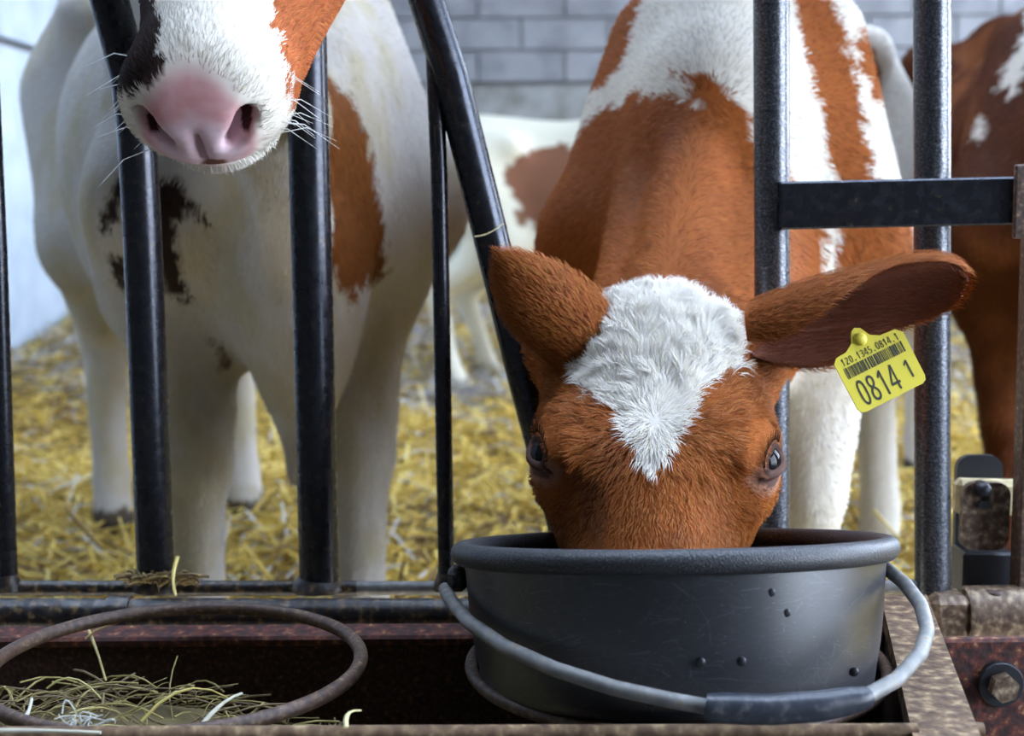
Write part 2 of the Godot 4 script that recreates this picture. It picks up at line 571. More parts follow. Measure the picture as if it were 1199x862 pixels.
# fur: strands of two tapering segments rooted on a net's triangles.
# style.call(p, n) gives [strands per m2, length, direction, lift, width, colour] or [] for none
func grow_fur(mb: MB, net: Dictionary, style: Callable, seed_: int, share := 1.0) -> void:
	var r := RandomNumberGenerator.new()
	r.seed = seed_
	var v: PackedVector3Array = net.v
	var n: PackedVector3Array = net.n
	var idx: PackedInt32Array = net.idx
	var sv := mb.v
	var sn := mb.n
	var sc := mb.c
	var su := mb.uv
	var si := mb.idx
	mb.v = PackedVector3Array(); mb.n = PackedVector3Array(); mb.c = PackedColorArray(); mb.uv = PackedVector2Array(); mb.idx = PackedInt32Array()
	var at := sv.size()
	for f in range(0, idx.size(), 3):
		var a := v[idx[f]]
		var b := v[idx[f + 1]]
		var c := v[idx[f + 2]]
		var mid := (a + b + c) / 3.0
		var mn := (n[idx[f]] + n[idx[f + 1]] + n[idx[f + 2]]).normalized()
		var st: Array = style.call(mid, mn, r)
		if st.is_empty():
			continue
		var area := (b - a).cross(c - a).length() * 0.5
		var want: float = st[0] * area * share
		var count := int(want) + (1 if r.randf() < want - int(want) else 0)
		for q in count:
			var u := r.randf()
			var w := r.randf()
			if u + w > 1.0:
				u = 1.0 - u
				w = 1.0 - w
			var p := a + (b - a) * u + (c - a) * w
			if q > 0:
				st = style.call(p, mn, r)
				if st.is_empty():
					continue
			var dir: Vector3 = st[2]
			dir = (dir - mn * dir.dot(mn))
			if dir.length_squared() < 1e-8:
				dir = mn.cross(Vector3.RIGHT)
			dir = dir.normalized()
			var side := mn.cross(dir)
			dir = (dir + side * r.randfn(0.0, 0.22)).normalized()
			var lift: float = st[3]
			var len_: float = st[1] * r.randf_range(0.7, 1.25)
			var wd: float = st[4] * 0.5
			var p1 := p + (dir * (1.0 - lift) + mn * (lift + 0.25)).normalized() * len_ * 0.5
			var p2 := p1 + (dir + mn * (lift * 0.35 - 0.1)).normalized() * len_ * 0.5
			var s := side * wd
			p -= mn * 0.002
			sv.append(p - s); sv.append(p + s); sv.append(p1 - s * 0.85); sv.append(p1 + s * 0.85); sv.append(p2)
			var bn := (p2 - p).cross(side).normalized()
			if bn.dot(mn) < 0.0:
				bn = -bn
			var nn := (mn * 0.45 + bn * 0.55 + side * r.randfn(0.0, 0.15)).normalized()
			var col: Color = st[5]
			for z in 5:
				sn.append(nn)
				sc.append(col)
				su.append(Vector2.ZERO)
			# clockwise seen from outside: side = mn x dir
			si.append(at); si.append(at + 1); si.append(at + 2)
			si.append(at + 1); si.append(at + 3); si.append(at + 2)
			si.append(at + 2); si.append(at + 3); si.append(at + 4)
			at += 5
	mb.v = sv; mb.n = sn; mb.c = sc; mb.uv = su; mb.idx = si

# ------------------------------------------------------------------ the barn
func box_at(lo: Vector3, hi: Vector3, bevel := 0.004) -> MB:
	var mb := MB.new()
	mb.box(Transform3D(Basis(), (lo + hi) * 0.5), hi - lo, bevel)
	return mb
func floor_height(x: float, z: float) -> float:
	# the straw bed is level by the gate and banked up against the back wall
	var d := -z
	var y := FLOOR_Y
	if d > 3.2:
		y += 0.30 * pow(clampf((d - 3.2) / 3.9, 0.0, 1.0), 1.5)
	y += 0.10 * smoothstep(-1.2, -1.85, x) * smoothstep(2.6, 3.6, d)
	return y + noise.get_noise_2d(x * 60.0, z * 60.0) * 0.018 * smoothstep(1.7, 2.3, d)
func block_wall(called: String, label: String, backing: MB, mat: Material, origin: Vector3, along: Vector3, outward: Vector3, length: float, y0: float, y1: float, bl: float, bh: float) -> void:
	var wall := structure(called, backing, M.mortar, label)
	var rows := int(ceil((y1 - y0) / bh))
	var shape := MB.new()
	shape.box(Transform3D(Basis(along, Vector3.UP, outward), Vector3.ZERO), Vector3(bl - 0.008, bh - 0.008, 0.05), 0.004)
	var full := shape.mesh()
	var half := MB.new()
	half.box(Transform3D(Basis(along, Vector3.UP, outward), Vector3.ZERO), Vector3(bl * 0.5 - 0.008, bh - 0.008, 0.05), 0.004)
	var half_mesh := half.mesh()
	for r in rows:
		var odd := r % 2
		var s := 0.0
		while s < length - 0.02:
			var l := bl
			if (odd and s == 0.0) or s + bl > length + 0.02:
				l = bl * 0.5
			var depth := rng.randf_range(-0.0015, 0.0015)
			put("block", full if l == bl else half_mesh, mat, wall, Transform3D(Basis(), origin + along * (s + l * 0.5) + Vector3.UP * (y0 + (r + 0.5) * bh) + outward * (-0.016 + depth)))
			s += l
func build_barn() -> void:
	# alley floor in front of the gate, then the straw-covered pen floor behind it
	structure("floor_alley", box_at(Vector3(-2.0, -0.34, -1.40), Vector3(4.0, -0.14, 2.6)), M.concrete, "grey concrete floor of the feed alley")
	structure("ground_yard", box_at(Vector3(4.0, -0.36, -14), Vector3(30, -0.16, 14)), M.yard, "pale concrete yard outside the barn")
	var fl := MB.new()
	var nx := 90
	var nz := 80
	for k in nz + 1:
		for i in nx + 1:
			var x := lerpf(-1.74, 3.99, float(i) / nx)
			var z := lerpf(-1.66, -6.985, float(k) / nz)
			fl.vert(Vector3(x, floor_height(x, z) - 0.012, z), Vector3.UP)
	for k in nz:
		for i in nx:
			var a := k * (nx + 1) + i
			fl.quad(a, a + 1, a + nx + 2, a + nx + 1)
	var skirt := box_at(Vector3(-1.74, -0.34, -6.985), Vector3(3.99, -0.16, -1.66))
	var first := fl.v.size()
	for i in skirt.v.size():
		fl.vert(skirt.v[i], skirt.n[i])
	for i in skirt.idx:
		fl.idx.append(first + i)
	structure("floor", fl, M.litter, "pen floor deep in yellow straw litter")
	# back wall: rendered plinth below, painted blocks above
	var split := on_z(560, 97, -7.0).y
	var back := structure("wall_plinth", box_at(Vector3(-1.95, -0.34, -7.30), Vector3(4.0, split - 0.012, -6.99), 0.006), M.wall_plinth, "grey rendered lower part of the back wall")
	back.set_meta("kind", "structure")
	block_wall("wall_back", "grey painted block masonry of the back wall", box_at(Vector3(-1.95, split - 0.02, -7.30), Vector3(4.0, 3.2, -7.035)), M.wall_grey, Vector3(-1.75, 0, -7.0), Vector3.RIGHT, Vector3.BACK, 5.75, split, 3.0, 0.40, 0.145)
	# left wall
	var ledge := 1.205
	structure("wall_left_plinth", box_at(Vector3(-2.0, -0.34, -7.0), Vector3(-1.745, ledge - 0.022, -1.72), 0.006), M.wall_blue, "smooth pale blue lower part of the side wall")
	block_wall("wall_left", "pale blue painted blocks of the side wall", box_at(Vector3(-2.0, ledge - 0.03, -7.0), Vector3(-1.785, 3.2, -1.72)), M.wall_blue, Vector3(-1.75, 0, -6.985), Vector3.BACK, Vector3.RIGHT, 5.1, ledge, 3.0, 0.60, 0.30)
	structure("wall_left_alley", box_at(Vector3(-2.0, -0.34, -1.72), Vector3(-1.75, 3.2, 2.6)), M.alley, "dark concrete side wall of the feed alley")
	# right side: a low wall with a wide unglazed bay to the pen, and the alley's open end door
	structure("wall_right", box_at(Vector3(4.0, -0.34, -7.3), Vector3(4.2, 0.8, -1.55)), M.concrete, "low concrete wall under the open bay of the pen")
	for z in [[-7.3, -6.8], [-2.9, -1.55]]:
		structure("wall_right_pier", box_at(Vector3(4.0, 0.8, z[0]), Vector3(4.2, 3.2, z[1])), M.concrete, "concrete pier beside the open bay")
	structure("wall_right_alley", box_at(Vector3(4.0, -0.34, 1.7), Vector3(4.2, 3.2, 2.8)), M.concrete, "concrete wall beside the alley door")
	structure("wall_right_lintel", box_at(Vector3(4.0, 2.7, -1.55), Vector3(4.2, 3.2, 1.7)), M.concrete, "concrete lintel over the open alley door")
	structure("wall_front", box_at(Vector3(-2.0, -0.34, 2.6), Vector3(4.2, 3.2, 2.8)), M.alley, "dark concrete wall across the feed alley")
	# roof with two open light slots: over the gate side of the alley and over the pen
	structure("ceiling", box_at(Vector3(-2.3, 3.2, -1.0), Vector3(4.8, 3.35, 2.9)), M.roof, "grey underside of the barn roof over the alley")
	structure("ceiling_gate", box_at(Vector3(-2.3, 3.2, -2.85), Vector3(4.8, 3.35, -1.66)), M.roof, "grey underside of the barn roof over the gate")
	structure("wall_added_shade", box_at(Vector3(-1.75, 1.34, -1.72), Vector3(4.0, 3.2, -1.66)), M.roof, "unseen boarding added above the feed gate to shade the pen")  # added out of view to keep the alley slot's light off the calves' chests
	structure("ceiling_pen", box_at(Vector3(-2.3, 3.2, -7.5), Vector3(4.8, 3.35, -3.45)), M.roof, "grey underside of the barn roof over the pen")

# ------------------------------------------------------------------ straw
func straw_piece(mb: MB, p: Vector3, dir: Vector3, len_: float, w: float, bend: float, col: Color) -> void:
	var up := Vector3.UP
	var side := dir.cross(up).normalized()
	if side == Vector3.ZERO:
		side = Vector3.RIGHT
	var nn := side.cross(dir).normalized()
	var a := p - dir * len_ * 0.5
	var m := p + nn * bend
	var b := p + dir * len_ * 0.5
	# a thin three-sided stalk
	var first := mb.v.size()
	for q in [a, m, b]:
		for k in 3:
			var t := TAU * k / 3.0 + 0.5
			var o := side * cos(t) + nn * sin(t)
			mb.v.append(q + o * w)
			mb.n.append(o)
			mb.c.append(col)
			mb.uv.append(Vector2.ZERO)
	for s in 2:
		for k in 3:
			var i0 := first + s * 3 + k
			var i1 := first + s * 3 + (k + 1) % 3
			mb.quad(i0, i1, i1 + 3, i0 + 3)
func straw_colour(x: float, z: float) -> Color:
	var t := rng.randf()
	var c := Color(.74, .50, .07).lerp(Color(.88, .70, .22), t)
	var dirty := smoothstep(0.05, 0.5, noise.get_noise_2d(x * 40.0 + 90.0, z * 40.0))
	if rng.randf() < 0.07 + dirty * 0.3:
		c = Color(.20, .12, .05).lerp(Color(.34, .22, .09), rng.randf())
	elif rng.randf() < 0.10:
		c = Color(.72, .70, .66)
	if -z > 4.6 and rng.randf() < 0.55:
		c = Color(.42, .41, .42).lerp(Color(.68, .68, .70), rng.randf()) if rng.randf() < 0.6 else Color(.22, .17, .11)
	return c
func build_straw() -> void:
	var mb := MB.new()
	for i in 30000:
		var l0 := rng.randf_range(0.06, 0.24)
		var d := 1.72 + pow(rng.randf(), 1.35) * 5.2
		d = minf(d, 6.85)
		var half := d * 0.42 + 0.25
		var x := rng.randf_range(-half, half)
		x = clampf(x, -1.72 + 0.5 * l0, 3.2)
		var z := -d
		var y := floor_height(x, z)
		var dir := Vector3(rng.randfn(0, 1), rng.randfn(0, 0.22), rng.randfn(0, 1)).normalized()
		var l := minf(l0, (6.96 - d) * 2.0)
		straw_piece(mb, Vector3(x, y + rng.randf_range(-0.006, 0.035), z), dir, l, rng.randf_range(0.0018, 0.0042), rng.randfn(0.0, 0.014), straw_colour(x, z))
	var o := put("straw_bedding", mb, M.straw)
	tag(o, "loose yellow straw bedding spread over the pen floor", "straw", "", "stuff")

# ------------------------------------------------------------------ the gate
func build_gate() -> void:
	var g := thing("feed_gate", "black painted steel feed gate with upright and slanting bars", "gate", on_z(600, 700, GATE))
	var r := 0.0192
	var pipe := func(called: String, pts: Array, radius: float, z := GATE, mat: Material = null) -> MeshInstance3D:
		var mb := MB.new()
		var line := PackedVector3Array()
		for i in pts.size() - 1:
			var a := on_z(pts[i][0], pts[i][1], z)
			var b := on_z(pts[i + 1][0], pts[i + 1][1], z)
			for k in 8:
				line.append(a.lerp(b, k / 8.0))
		line.append(on_z(pts[-1][0], pts[-1][1], z))
		mb.tube(line, PackedFloat32Array([radius]), 20)
		return part(called, mb, M.bar if mat == null else mat, g)
	pipe.call("bar", [[-32, -160], [-14, 60], [-3, 300], [10, 690]], 0.0105)
	pipe.call("bar", [[84, -160], [128, 0], [152, 90], [160, 150], [166, 260], [172, 400], [183, 686]], 0.0208)
	pipe.call("bar", [[352, -160], [357, 0], [366, 340], [374, 688]], 0.0222)
	pipe.call("slanting_bar", [[452, -160], [499, 0], [528, 90], [573, 270], [614, 440], [668, 640], [682, 690]], r)
	pipe.call("thin_bar", [[508, 60], [514, 200], [523, 690]], 0.0092)
	pipe.call("post", [[903, -160], [903, 0], [905, 690]], r, GATE, M.post)
	pipe.call("post", [[1090, -160], [1091, 0], [1092, 700]], 0.0196, GATE, M.post)
	# cross bar: flat steel welded to the first post, lying in front of the second
	var a := on_z(912, 241, GATE + 0.024)
	var b := on_z(1330, 232, GATE + 0.024)
	var cb := MB.new()
	var dirx := (b - a).normalized()
	cb.box(Transform3D(Basis(dirx, Vector3.BACK.cross(dirx), Vector3.BACK), (a + b) * 0.5), Vector3(a.distance_to(b), 0.0505, 0.012), 0.002)
	part("cross_bar", cb, M.bar, g)
	var w := MB.new()
	w.tube(PackedVector3Array([on_z(912, 214, GATE + 0.02), on_z(911, 240, GATE + 0.021), on_z(912, 270, GATE + 0.02)]), PackedFloat32Array([0.006, 0.004, 0.006]), 10)
	part("weld", w, M.bar, g)
	# upright flat at the edge of the frame, with its bracket
	var uf := MB.new()
	var ua := on_z(1200, 190, GATE + 0.01)
	var ub := on_z(1202, 690, GATE + 0.01)
	uf.box(Transform3D(Basis(), (ua + ub) * 0.5), Vector3(0.012, ua.distance_to(ub), 0.03), 0.002)
	part("upright_flat", uf, M.rust, g)
	var br := MB.new()
	br.box(Transform3D(Basis(), on_z(1199, 236, GATE + 0.036)), Vector3(0.022, 0.078, 0.008), 0.002)
	part("bracket", br, M.rust, g)
	# bottom rails
	var lower := MB.new()
	lower.bar(on_z(-160, 689, GATE), on_z(418, 689, GATE), 0.0085, 14)
	part("bottom_rail", lower, M.rail, g)
	var lower2 := MB.new()
	lower2.bar(on_z(405, 689, GATE), on_z(1090, 687, GATE), 0.0078, 14)
	part("bottom_rail", lower2, M.steel, g)
	for s in [[372, 684, 0.03], [523, 684, 0.016], [183, 684, 0.026], [905, 684, 0.026], [10, 684, 0.016]]:
		var wd := MB.new()
		var q := on_z(s[0], s[1], GATE)
		wd.lathe([[s[2], -0.006], [s[2] * 0.92, 0.001], [s[2] * 0.72, 0.008], [s[2] * 0.6, 0.014]], 16, Transform3D(Basis(), q))
		part("weld", wd, M.rail, g)
	# the stout pipe under it
	var pb := thing("base_pipe", "thick rusty black pipe lying under the gate's bottom rail", "pipe", on_z(270, 719, -1.555))
	var mb := MB.new()
	mb.bar(on_z(-200, 719, -1.555), on_z(1085, 719, -1.555), 0.0168, 22)
	part("pipe", mb, M.rail, pb)
	for s in [140, 640]:
		var cl := MB.new()
		var c := on_z(s, 719, -1.555)
		cl.tube(PackedVector3Array([c + Vector3(-0.012, 0, 0), c + Vector3(0.012, 0, 0)]), PackedFloat32Array([0.0195]), 20)
		part("clamp", cl, M.rail, pb)

# ------------------------------------------------------------------ trough, rings and brackets in front of the gate
func build_trough() -> void:
	var t := thing("feed_trough", "dark red steel trough along the foot of the gate", "trough", Vector3(0.0, 0.1, -1.4))
	var top := on_z(340, 750, -1.50).y
	var x0 := -0.85
	var x1 := on_z(1100, 800, -1.45).x
	var back := MB.new()
	back.box(Transform3D(Basis(), Vector3((x0 + x1) * 0.5, (0.085 + top) * 0.5 - 0.004, -1.520)), Vector3(x1 - x0, top - 0.085, 0.012), 0.002)
	part("back_panel", back, M.board, t)
	var lip := MB.new()
	lip.box(Transform3D(Basis(Vector3.RIGHT, 0.12), Vector3((x0 + x1) * 0.5, top + 0.002, -1.512)), Vector3(x1 - x0, 0.011, 0.036), 0.003)
	part("top_lip", lip, M.red, t)
	var bot := MB.new()
	bot.box(Transform3D(Basis(), Vector3((x0 + x1) * 0.5, 0.079, -1.322)), Vector3(x1 - x0, 0.012, 0.40), 0.002)
	part("bottom", bot, M.board, t)
	var fr := on_z(500, 857, -1.122)
	var front := MB.new()
	front.box(Transform3D(Basis(), Vector3((x0 + x1) * 0.5, (0.073 + fr.y - 0.01) * 0.5, -1.122)), Vector3(x1 - x0, fr.y - 0.083, 0.010), 0.002)
	part("front_panel", front, M.board, t)
	var rail := MB.new()
	rail.bar(Vector3(x0, on_z(40, 858, -1.122).y, -1.122), on_z(1074, 857, -1.122), 0.0066, 14)
	part("front_rail", rail, M.dirty_plate, t)
	for x in [-0.7, 0.75]:
		var foot := MB.new()
		foot.box(Transform3D(Basis(), Vector3(minf(x, x1 - 0.05), -0.035, -1.30)), Vector3(0.05, 0.218, 0.2), 0.004)
		part("foot", foot, M.board, t)
	# dirty plate over the trough's end, running from the gate towards the camera
	var e := thing("end_plate", "dirt-caked brown steel flat running out beside the bucket", "plate", on_z(1070, 720, -1.48))
	var q := [on_y(1031, 696, 0.236), on_y(1085, 696, 0.236), on_y(1150, 866, 0.236), on_y(1070, 866, 0.236)]
	var pl := MB.new()
	var n := 10
	for k in 2:
		for i in n + 1:
			for s in 2:
				var p: Vector3 = (q[0] as Vector3).lerp(q[3], i / float(n)) if s == 0 else (q[1] as Vector3).lerp(q[2], i / float(n))
				pl.vert(p + Vector3.UP * ((0.0 if k == 0 else -0.02)), Vector3.UP if k == 0 else Vector3.DOWN)
		for i in n:
			var a := k * (n + 1) * 2 + i * 2
			pl.quad(a, a + 1, a + 3, a + 2)
	for s in [[0, 3, Vector3.LEFT], [1, 2, Vector3.RIGHT], [2, 3, Vector3.BACK], [0, 1, Vector3.FORWARD]]:
		var d := Vector3.UP * 0.02
		pl.flat([q[s[0]], q[s[1]], q[s[1]] - d, q[s[0]] - d], s[2])
	part("flat_bar", pl, M.dirty_plate, e)
	var web := MB.new()
	web.flat([q[0] + Vector3(0.004, -0.02, 0), q[3] + Vector3(0.004, -0.02, 0), Vector3(q[3].x + 0.004, 0.075, q[3].z), Vector3(q[0].x + 0.004, 0.075, q[0].z)], Vector3.LEFT)
	web.flat([q[0] + Vector3(0.010, -0.02, 0), q[3] + Vector3(0.010, -0.02, 0), Vector3(q[3].x + 0.010, 0.075, q[3].z), Vector3(q[0].x + 0.010, 0.075, q[0].z)], Vector3.RIGHT)
	part("web", web, M.board, e)
	var stub := MB.new()
	stub.bar(on_z(1128, 856, -1.14), on_z(1150, 858, -1.14), 0.008, 12)
	part("stub", stub, M.dirty_plate, e)

	# bucket holder rings welded to the front rail
	var ring := func(called_label: String, centre: Vector3, radius: float, tilt: Basis, tube_r: float) -> void:
		var o := thing("bucket_ring", called_label, "ring", centre)
		var mb := MB.new()
		var pts := PackedVector3Array()
		for i in 72:
			var a := TAU * i / 72
			pts.append(centre + tilt * Vector3(cos(a), 0, sin(a)) * radius)
		mb.tube(pts, PackedFloat32Array([tube_r]), 14, Color.WHITE, true)
		part("hoop", mb, M.rust, o)
		var arm := MB.new()
		var c2 := centre + tilt * Vector3(0, 0, 1) * radius
		arm.box(Transform3D(Basis(), c2 + Vector3(0, -0.012, 0.014)), Vector3(0.05, 0.014, 0.045), 0.003)
		part("welded_lug", arm, M.rust, o)
	var rc := (on_z(206, 724, -1.490) + on_z(206, 846, -1.158)) * 0.5
	ring.call("empty rusty iron bucket ring with hay lying under it", rc, 0.168, Basis(Vector3.RIGHT, 0.03), 0.0066)
	var bc := on_z(792, 776, -1.34)
	ring.call("rusty iron ring that holds the black bucket", bc, 0.1895, Basis(), 0.006)

	# red side plate with its bolt, at the right of the trough
	var rp := thing("side_plate", "rusty red steel plate with a big hexagon bolt", "plate", on_z(1160, 860, -1.46))
	var pm := MB.new()
	var pa := on_z(1098, 747, -1.47)
	var pbb := on_z(1330, 900, -1.47)
	pm.box(Transform3D(Basis(), (pa + pbb) * 0.5), Vector3(absf(pbb.x - pa.x), absf(pa.y - pbb.y), 0.014), 0.003)
	part("plate", pm, M.red, rp)
	var bp := on_z(1171, 801, -1.463)
	var wash := MB.new()
	wash.lathe([[0.0, 0.0], [0.0235, 0.0], [0.0235, 0.0], [0.0235, 0.003], [0.022, 0.0045], [0.022, 0.0045], [0.0, 0.0045]], 28, Transform3D(Basis(Vector3.RIGHT, PI / 2), bp))
	part("washer", wash, M.dark_steel, rp)
	var hexp := PackedVector2Array()
	for i in 6:
		hexp.append(Vector2(cos(TAU * i / 6 + 0.3), sin(TAU * i / 6 + 0.3)) * 0.0145)
	var hx := MB.new()
	hx.prism(hexp, 0.014, Transform3D(Basis(), bp + Vector3(0, 0, 0.004)))
	part("bolt_head", hx, M.hinge, rp)
	# the foot of the second post: elbow block and pivot sleeve
	var ps := thing("pivot_sleeve", "rusty steel sleeve and elbow at the foot of the gate post", "pipe", on_z(1110, 720, -1.60))
	var el := MB.new()
	el.box(Transform3D(Basis(), on_z(1108, 719, -1.60)), Vector3(0.044, 0.05, 0.05), 0.008)
	part("elbow", el, M.hinge, ps)
	var sl := MB.new()
	var sa := on_z(1129, 719, -1.60)
	var sb := on_z(1330, 716, -1.60)
	sl.tube(PackedVector3Array([sa, sa + Vector3(0.002, 0, 0), sa.lerp(sb, 0.3), sb]), PackedFloat32Array([0.0275, 0.031, 0.031, 0.031]), 28)
	part("sleeve", sl, M.hinge, ps)
	var nut := MB.new()
	nut.lathe([[0.005, 0.0], [0.011, 0.0], [0.011, 0.003], [0.009, 0.006], [0.004, 0.006], [0.004, 0.001]], 18, Transform3D(Basis(), on_z(1161, 690, -1.60) + Vector3(0, -0.004, 0.008)))
	part("grease_nipple", nut, M.rust, ps)
	var box := MB.new()
	box.box(Transform3D(Basis(), on_z(1150, 668, -1.66)), Vector3(0.058, 0.052, 0.05), 0.003)
	part("block", box, M.dark_steel, ps)
	# latch plates and the dirty bar through them
	var lp := thing("latch_plates", "two round-topped rusty latch plates beside the gate post", "latch", on_z(1150, 640, -1.66))
	var rounded := func(w: float, h: float, rad: float) -> PackedVector2Array:
		var pp := PackedVector2Array()
		for c in [[1, 1, 0.0], [-1, 1, PI / 2], [-1, -1, PI], [1, -1, PI * 1.5]]:
			for i in 6:
				var a: float = c[2] + PI / 2 * i / 5.0
				pp.append(Vector2(c[0] * (w - rad), c[1] * (h - rad)) + Vector2(cos(a), sin(a)) * rad)
		return pp
	var p1 := MB.new()
	p1.prism(rounded.call(0.0265, 0.038, 0.014), 0.010, Transform3D(Basis(Vector3.BACK, -0.02), on_z(1151, 603, -1.635)))
	part("plate", p1, M.hinge, lp)
	var p2 := MB.new()
	p2.prism(rounded.call(0.0265, 0.06, 0.016), 0.010, Transform3D(Basis(), on_z(1143, 592, -1.69)))
	part("plate", p2, M.dark_steel, lp)
	var pin := MB.new()
	pin.lathe([[0.0, 0.012], [0.004, 0.012], [0.008, 0.009], [0.009, 0.0], [0.009, -0.01]], 16, Transform3D(Basis(Vector3.RIGHT, PI / 2), on_z(1150, 573, -1.622)))
	part("bolt", pin, M.dark_steel, lp)
	var pin2 := MB.new()
	pin2.prism(PackedVector2Array([Vector2(-.006, -.004), Vector2(.006, -.005), Vector2(.006, .004), Vector2(-.005, .004)]), 0.003, Transform3D(Basis(), on_z(1151, 590, -1.623)))
	part("slot", pin2, M.dark_steel, lp)
	var bar := MB.new()
	bar.box(Transform3D(Basis(Vector3.BACK, -0.03), on_z(1215, 583, -1.662)), Vector3(0.19, 0.040, 0.024), 0.006)
	part("crossing_bar", bar, M.cream, lp)

# ------------------------------------------------------------------ the bucket
func build_bucket() -> void:
	var at := deep(787, 641.5, 1.362)
	var xf := Transform3D(Basis(Vector3.RIGHT, -0.180) * Basis(Vector3.BACK, 0.012), at)   # tipped away from the camera
	var b := thing("rubber_bucket", "shallow black rubber bucket the calf is drinking from", "bucket", at)
	var R := 0.193
	var H := 0.132
	var wall := MB.new()
	wall.lathe([[0.0, -H], [0.10, -H], [0.158, -H], [0.166, -H + 0.002], [0.1715, -H + 0.006], [0.1755, -H + 0.014], [0.178, -H + 0.03], [0.182, -H + 0.05], [0.186, -0.05], [0.1885, -0.02], [0.190, -0.004]], 96, xf)
	# the wall's uv: once round, and up the wall from 0 to 1
	for i in wall.uv.size():
		wall.uv[i] = Vector2(wall.uv[i].x, clampf((wall.uv[i].y - 0.15) / 0.17, 0.0, 1.0))
	part("wall", wall, M.bucket, b)
	var inner := MB.new()
	inner.lathe([[0.184, 0.0], [0.180, -0.03], [0.172, -H + 0.03], [0.165, -H + 0.012], [0.14, -H + 0.008], [0.0, -H + 0.008]], 72, xf)
	for i in inner.n.size():
		inner.n[i] = -inner.n[i]
	inner.idx = flip(inner.idx)
	part("inner_wall", inner, M.inside, b)
	var rim := MB.new()
	var pr := []
	for i in 17:
		var a := TAU * i / 16.0 + PI
		pr.append([0.1915 - 0.0105 * cos(a), -0.001 + 0.0105 * sin(a)])
	rim.lathe(pr, 96, xf)
	fix_out(rim, xf, 0.1915)
	part("rim", rim, M.rim, b)
	# bail handle: ears, wire and grip, fallen forward
	var path := [[521, 690, 1.385], [528, 703, 1.33], [548, 728, 1.28], [590, 757, 1.225], [650, 784, 1.175], [720, 806, 1.145], [790, 821, 1.13], [835, 829, 1.125], [900, 831, 1.125], [960, 827, 1.13], [1010, 818, 1.14], [1050, 796, 1.165], [1078, 765, 1.195], [1086, 738, 1.225], [1078, 708, 1.26], [1060, 684, 1.30], [1036, 664, 1.345]]
	var curve := Curve3D.new()
	for i in path.size():
		var p := deep(path[i][0], path[i][1], path[i][2])
		var p0 := deep(path[maxi(i - 1, 0)][0], path[maxi(i - 1, 0)][1], path[maxi(i - 1, 0)][2])
		var p1 := deep(path[mini(i + 1, path.size() - 1)][0], path[mini(i + 1, path.size() - 1)][1], path[mini(i + 1, path.size() - 1)][2])
		curve.add_point(p, -(p1 - p0) / 6.0, (p1 - p0) / 6.0)
	var wire := MB.new()
	var pts := PackedVector3Array()
	var len_ := curve.get_baked_length()
	for i in 97:
		pts.append(curve.sample_baked(len_ * i / 96.0))
	wire.tube(pts, PackedFloat32Array([0.0062]), 14)
	var handle := part("handle", wire, M.steel, b)
	var grip := MB.new()
	var gp := PackedVector3Array()
	var o0 := curve.get_closest_offset(deep(826, 828, 1.125))
	var o1 := curve.get_closest_offset(deep(1016, 816, 1.142))
	for i in 25:
		gp.append(curve.sample_baked(lerpf(o0, o1, i / 24.0)))
	grip.tube(gp, PackedFloat32Array([0.0100, 0.0112, 0.0118, 0.012, 0.012, 0.012, 0.012, 0.0118, 0.0118, 0.0118, 0.0118, 0.012, 0.012, 0.012, 0.012, 0.0118, 0.0118, 0.0116, 0.0114, 0.0112, 0.011, 0.0106, 0.010, 0.0092, 0.0082]), 18)
	part("grip", grip, M.grip, handle)
	for e in [[523, 684, 1.385], [1037, 662, 1.35]]:
		var ear := MB.new()
		var c := deep(e[0], e[1], e[2])
		ear.box(Transform3D(Basis(), c.lerp(at, 0.05) + Vector3(0, 0.004, 0)), Vector3(0.018, 0.022, 0.026), 0.005)
		part("ear", ear, M.rim, b)
	# nicks and drops on the wall
	for s in [[920, 718], [868, 775], [820, 776], [902, 694], [1000, 787]]:
		var ch := MB.new()
		var dirv := ray(s[0], s[1]).normalized()
		var p := hit_wall(xf, s[0], s[1])
		ch.lathe([[0.0, 0.0018], [0.003, 0.0014], [0.0042, 0.0]], 10, Transform3D(Basis(Vector3.RIGHT, PI / 2), p))
		part("drop", ch, M.dark_steel, b)
func hit_wall(xf: Transform3D, px: float, py: float) -> Vector3:
	var inv := xf.affine_inverse()
	for i in 400:
		var p := deep(px, py, 1.05 + i * 0.001)
		var q := inv * p
		var rr := 0.190 + q.y * 0.085
		if Vector2(q.x, q.z).length() < rr:
			return p
	return deep(px, py, 1.2)
func flip(idx: PackedInt32Array) -> PackedInt32Array:
	var out := idx.duplicate()
	for i in range(0, out.size(), 3):
		var t := out[i + 1]
		out[i + 1] = out[i + 2]
		out[i + 2] = t
	return out
func fix_out(mb: MB, xf: Transform3D, radius: float) -> void:
	# normals of a lathed ring away from the ring's own core
	var inv := xf.affine_inverse()
	for i in mb.v.size():
		var q := inv * mb.v[i]
		var core := Vector3(q.x, 0, q.z).normalized() * radius + Vector3(0, -0.001, 0)
		mb.n[i] = (xf.basis * (q - core)).normalized()
	var src := mb.idx
	mb.idx = PackedInt32Array()
	for i in range(0, src.size(), 3):
		mb.tri(src[i], src[i + 1], src[i + 2])

# ------------------------------------------------------------------ calves
const EYE_R := 0.0212
const WHITE := Color(.74, .69, .60)
const BROWN := Color(.30, .084, .017)
const DARK := Color(.028, .016, .014)

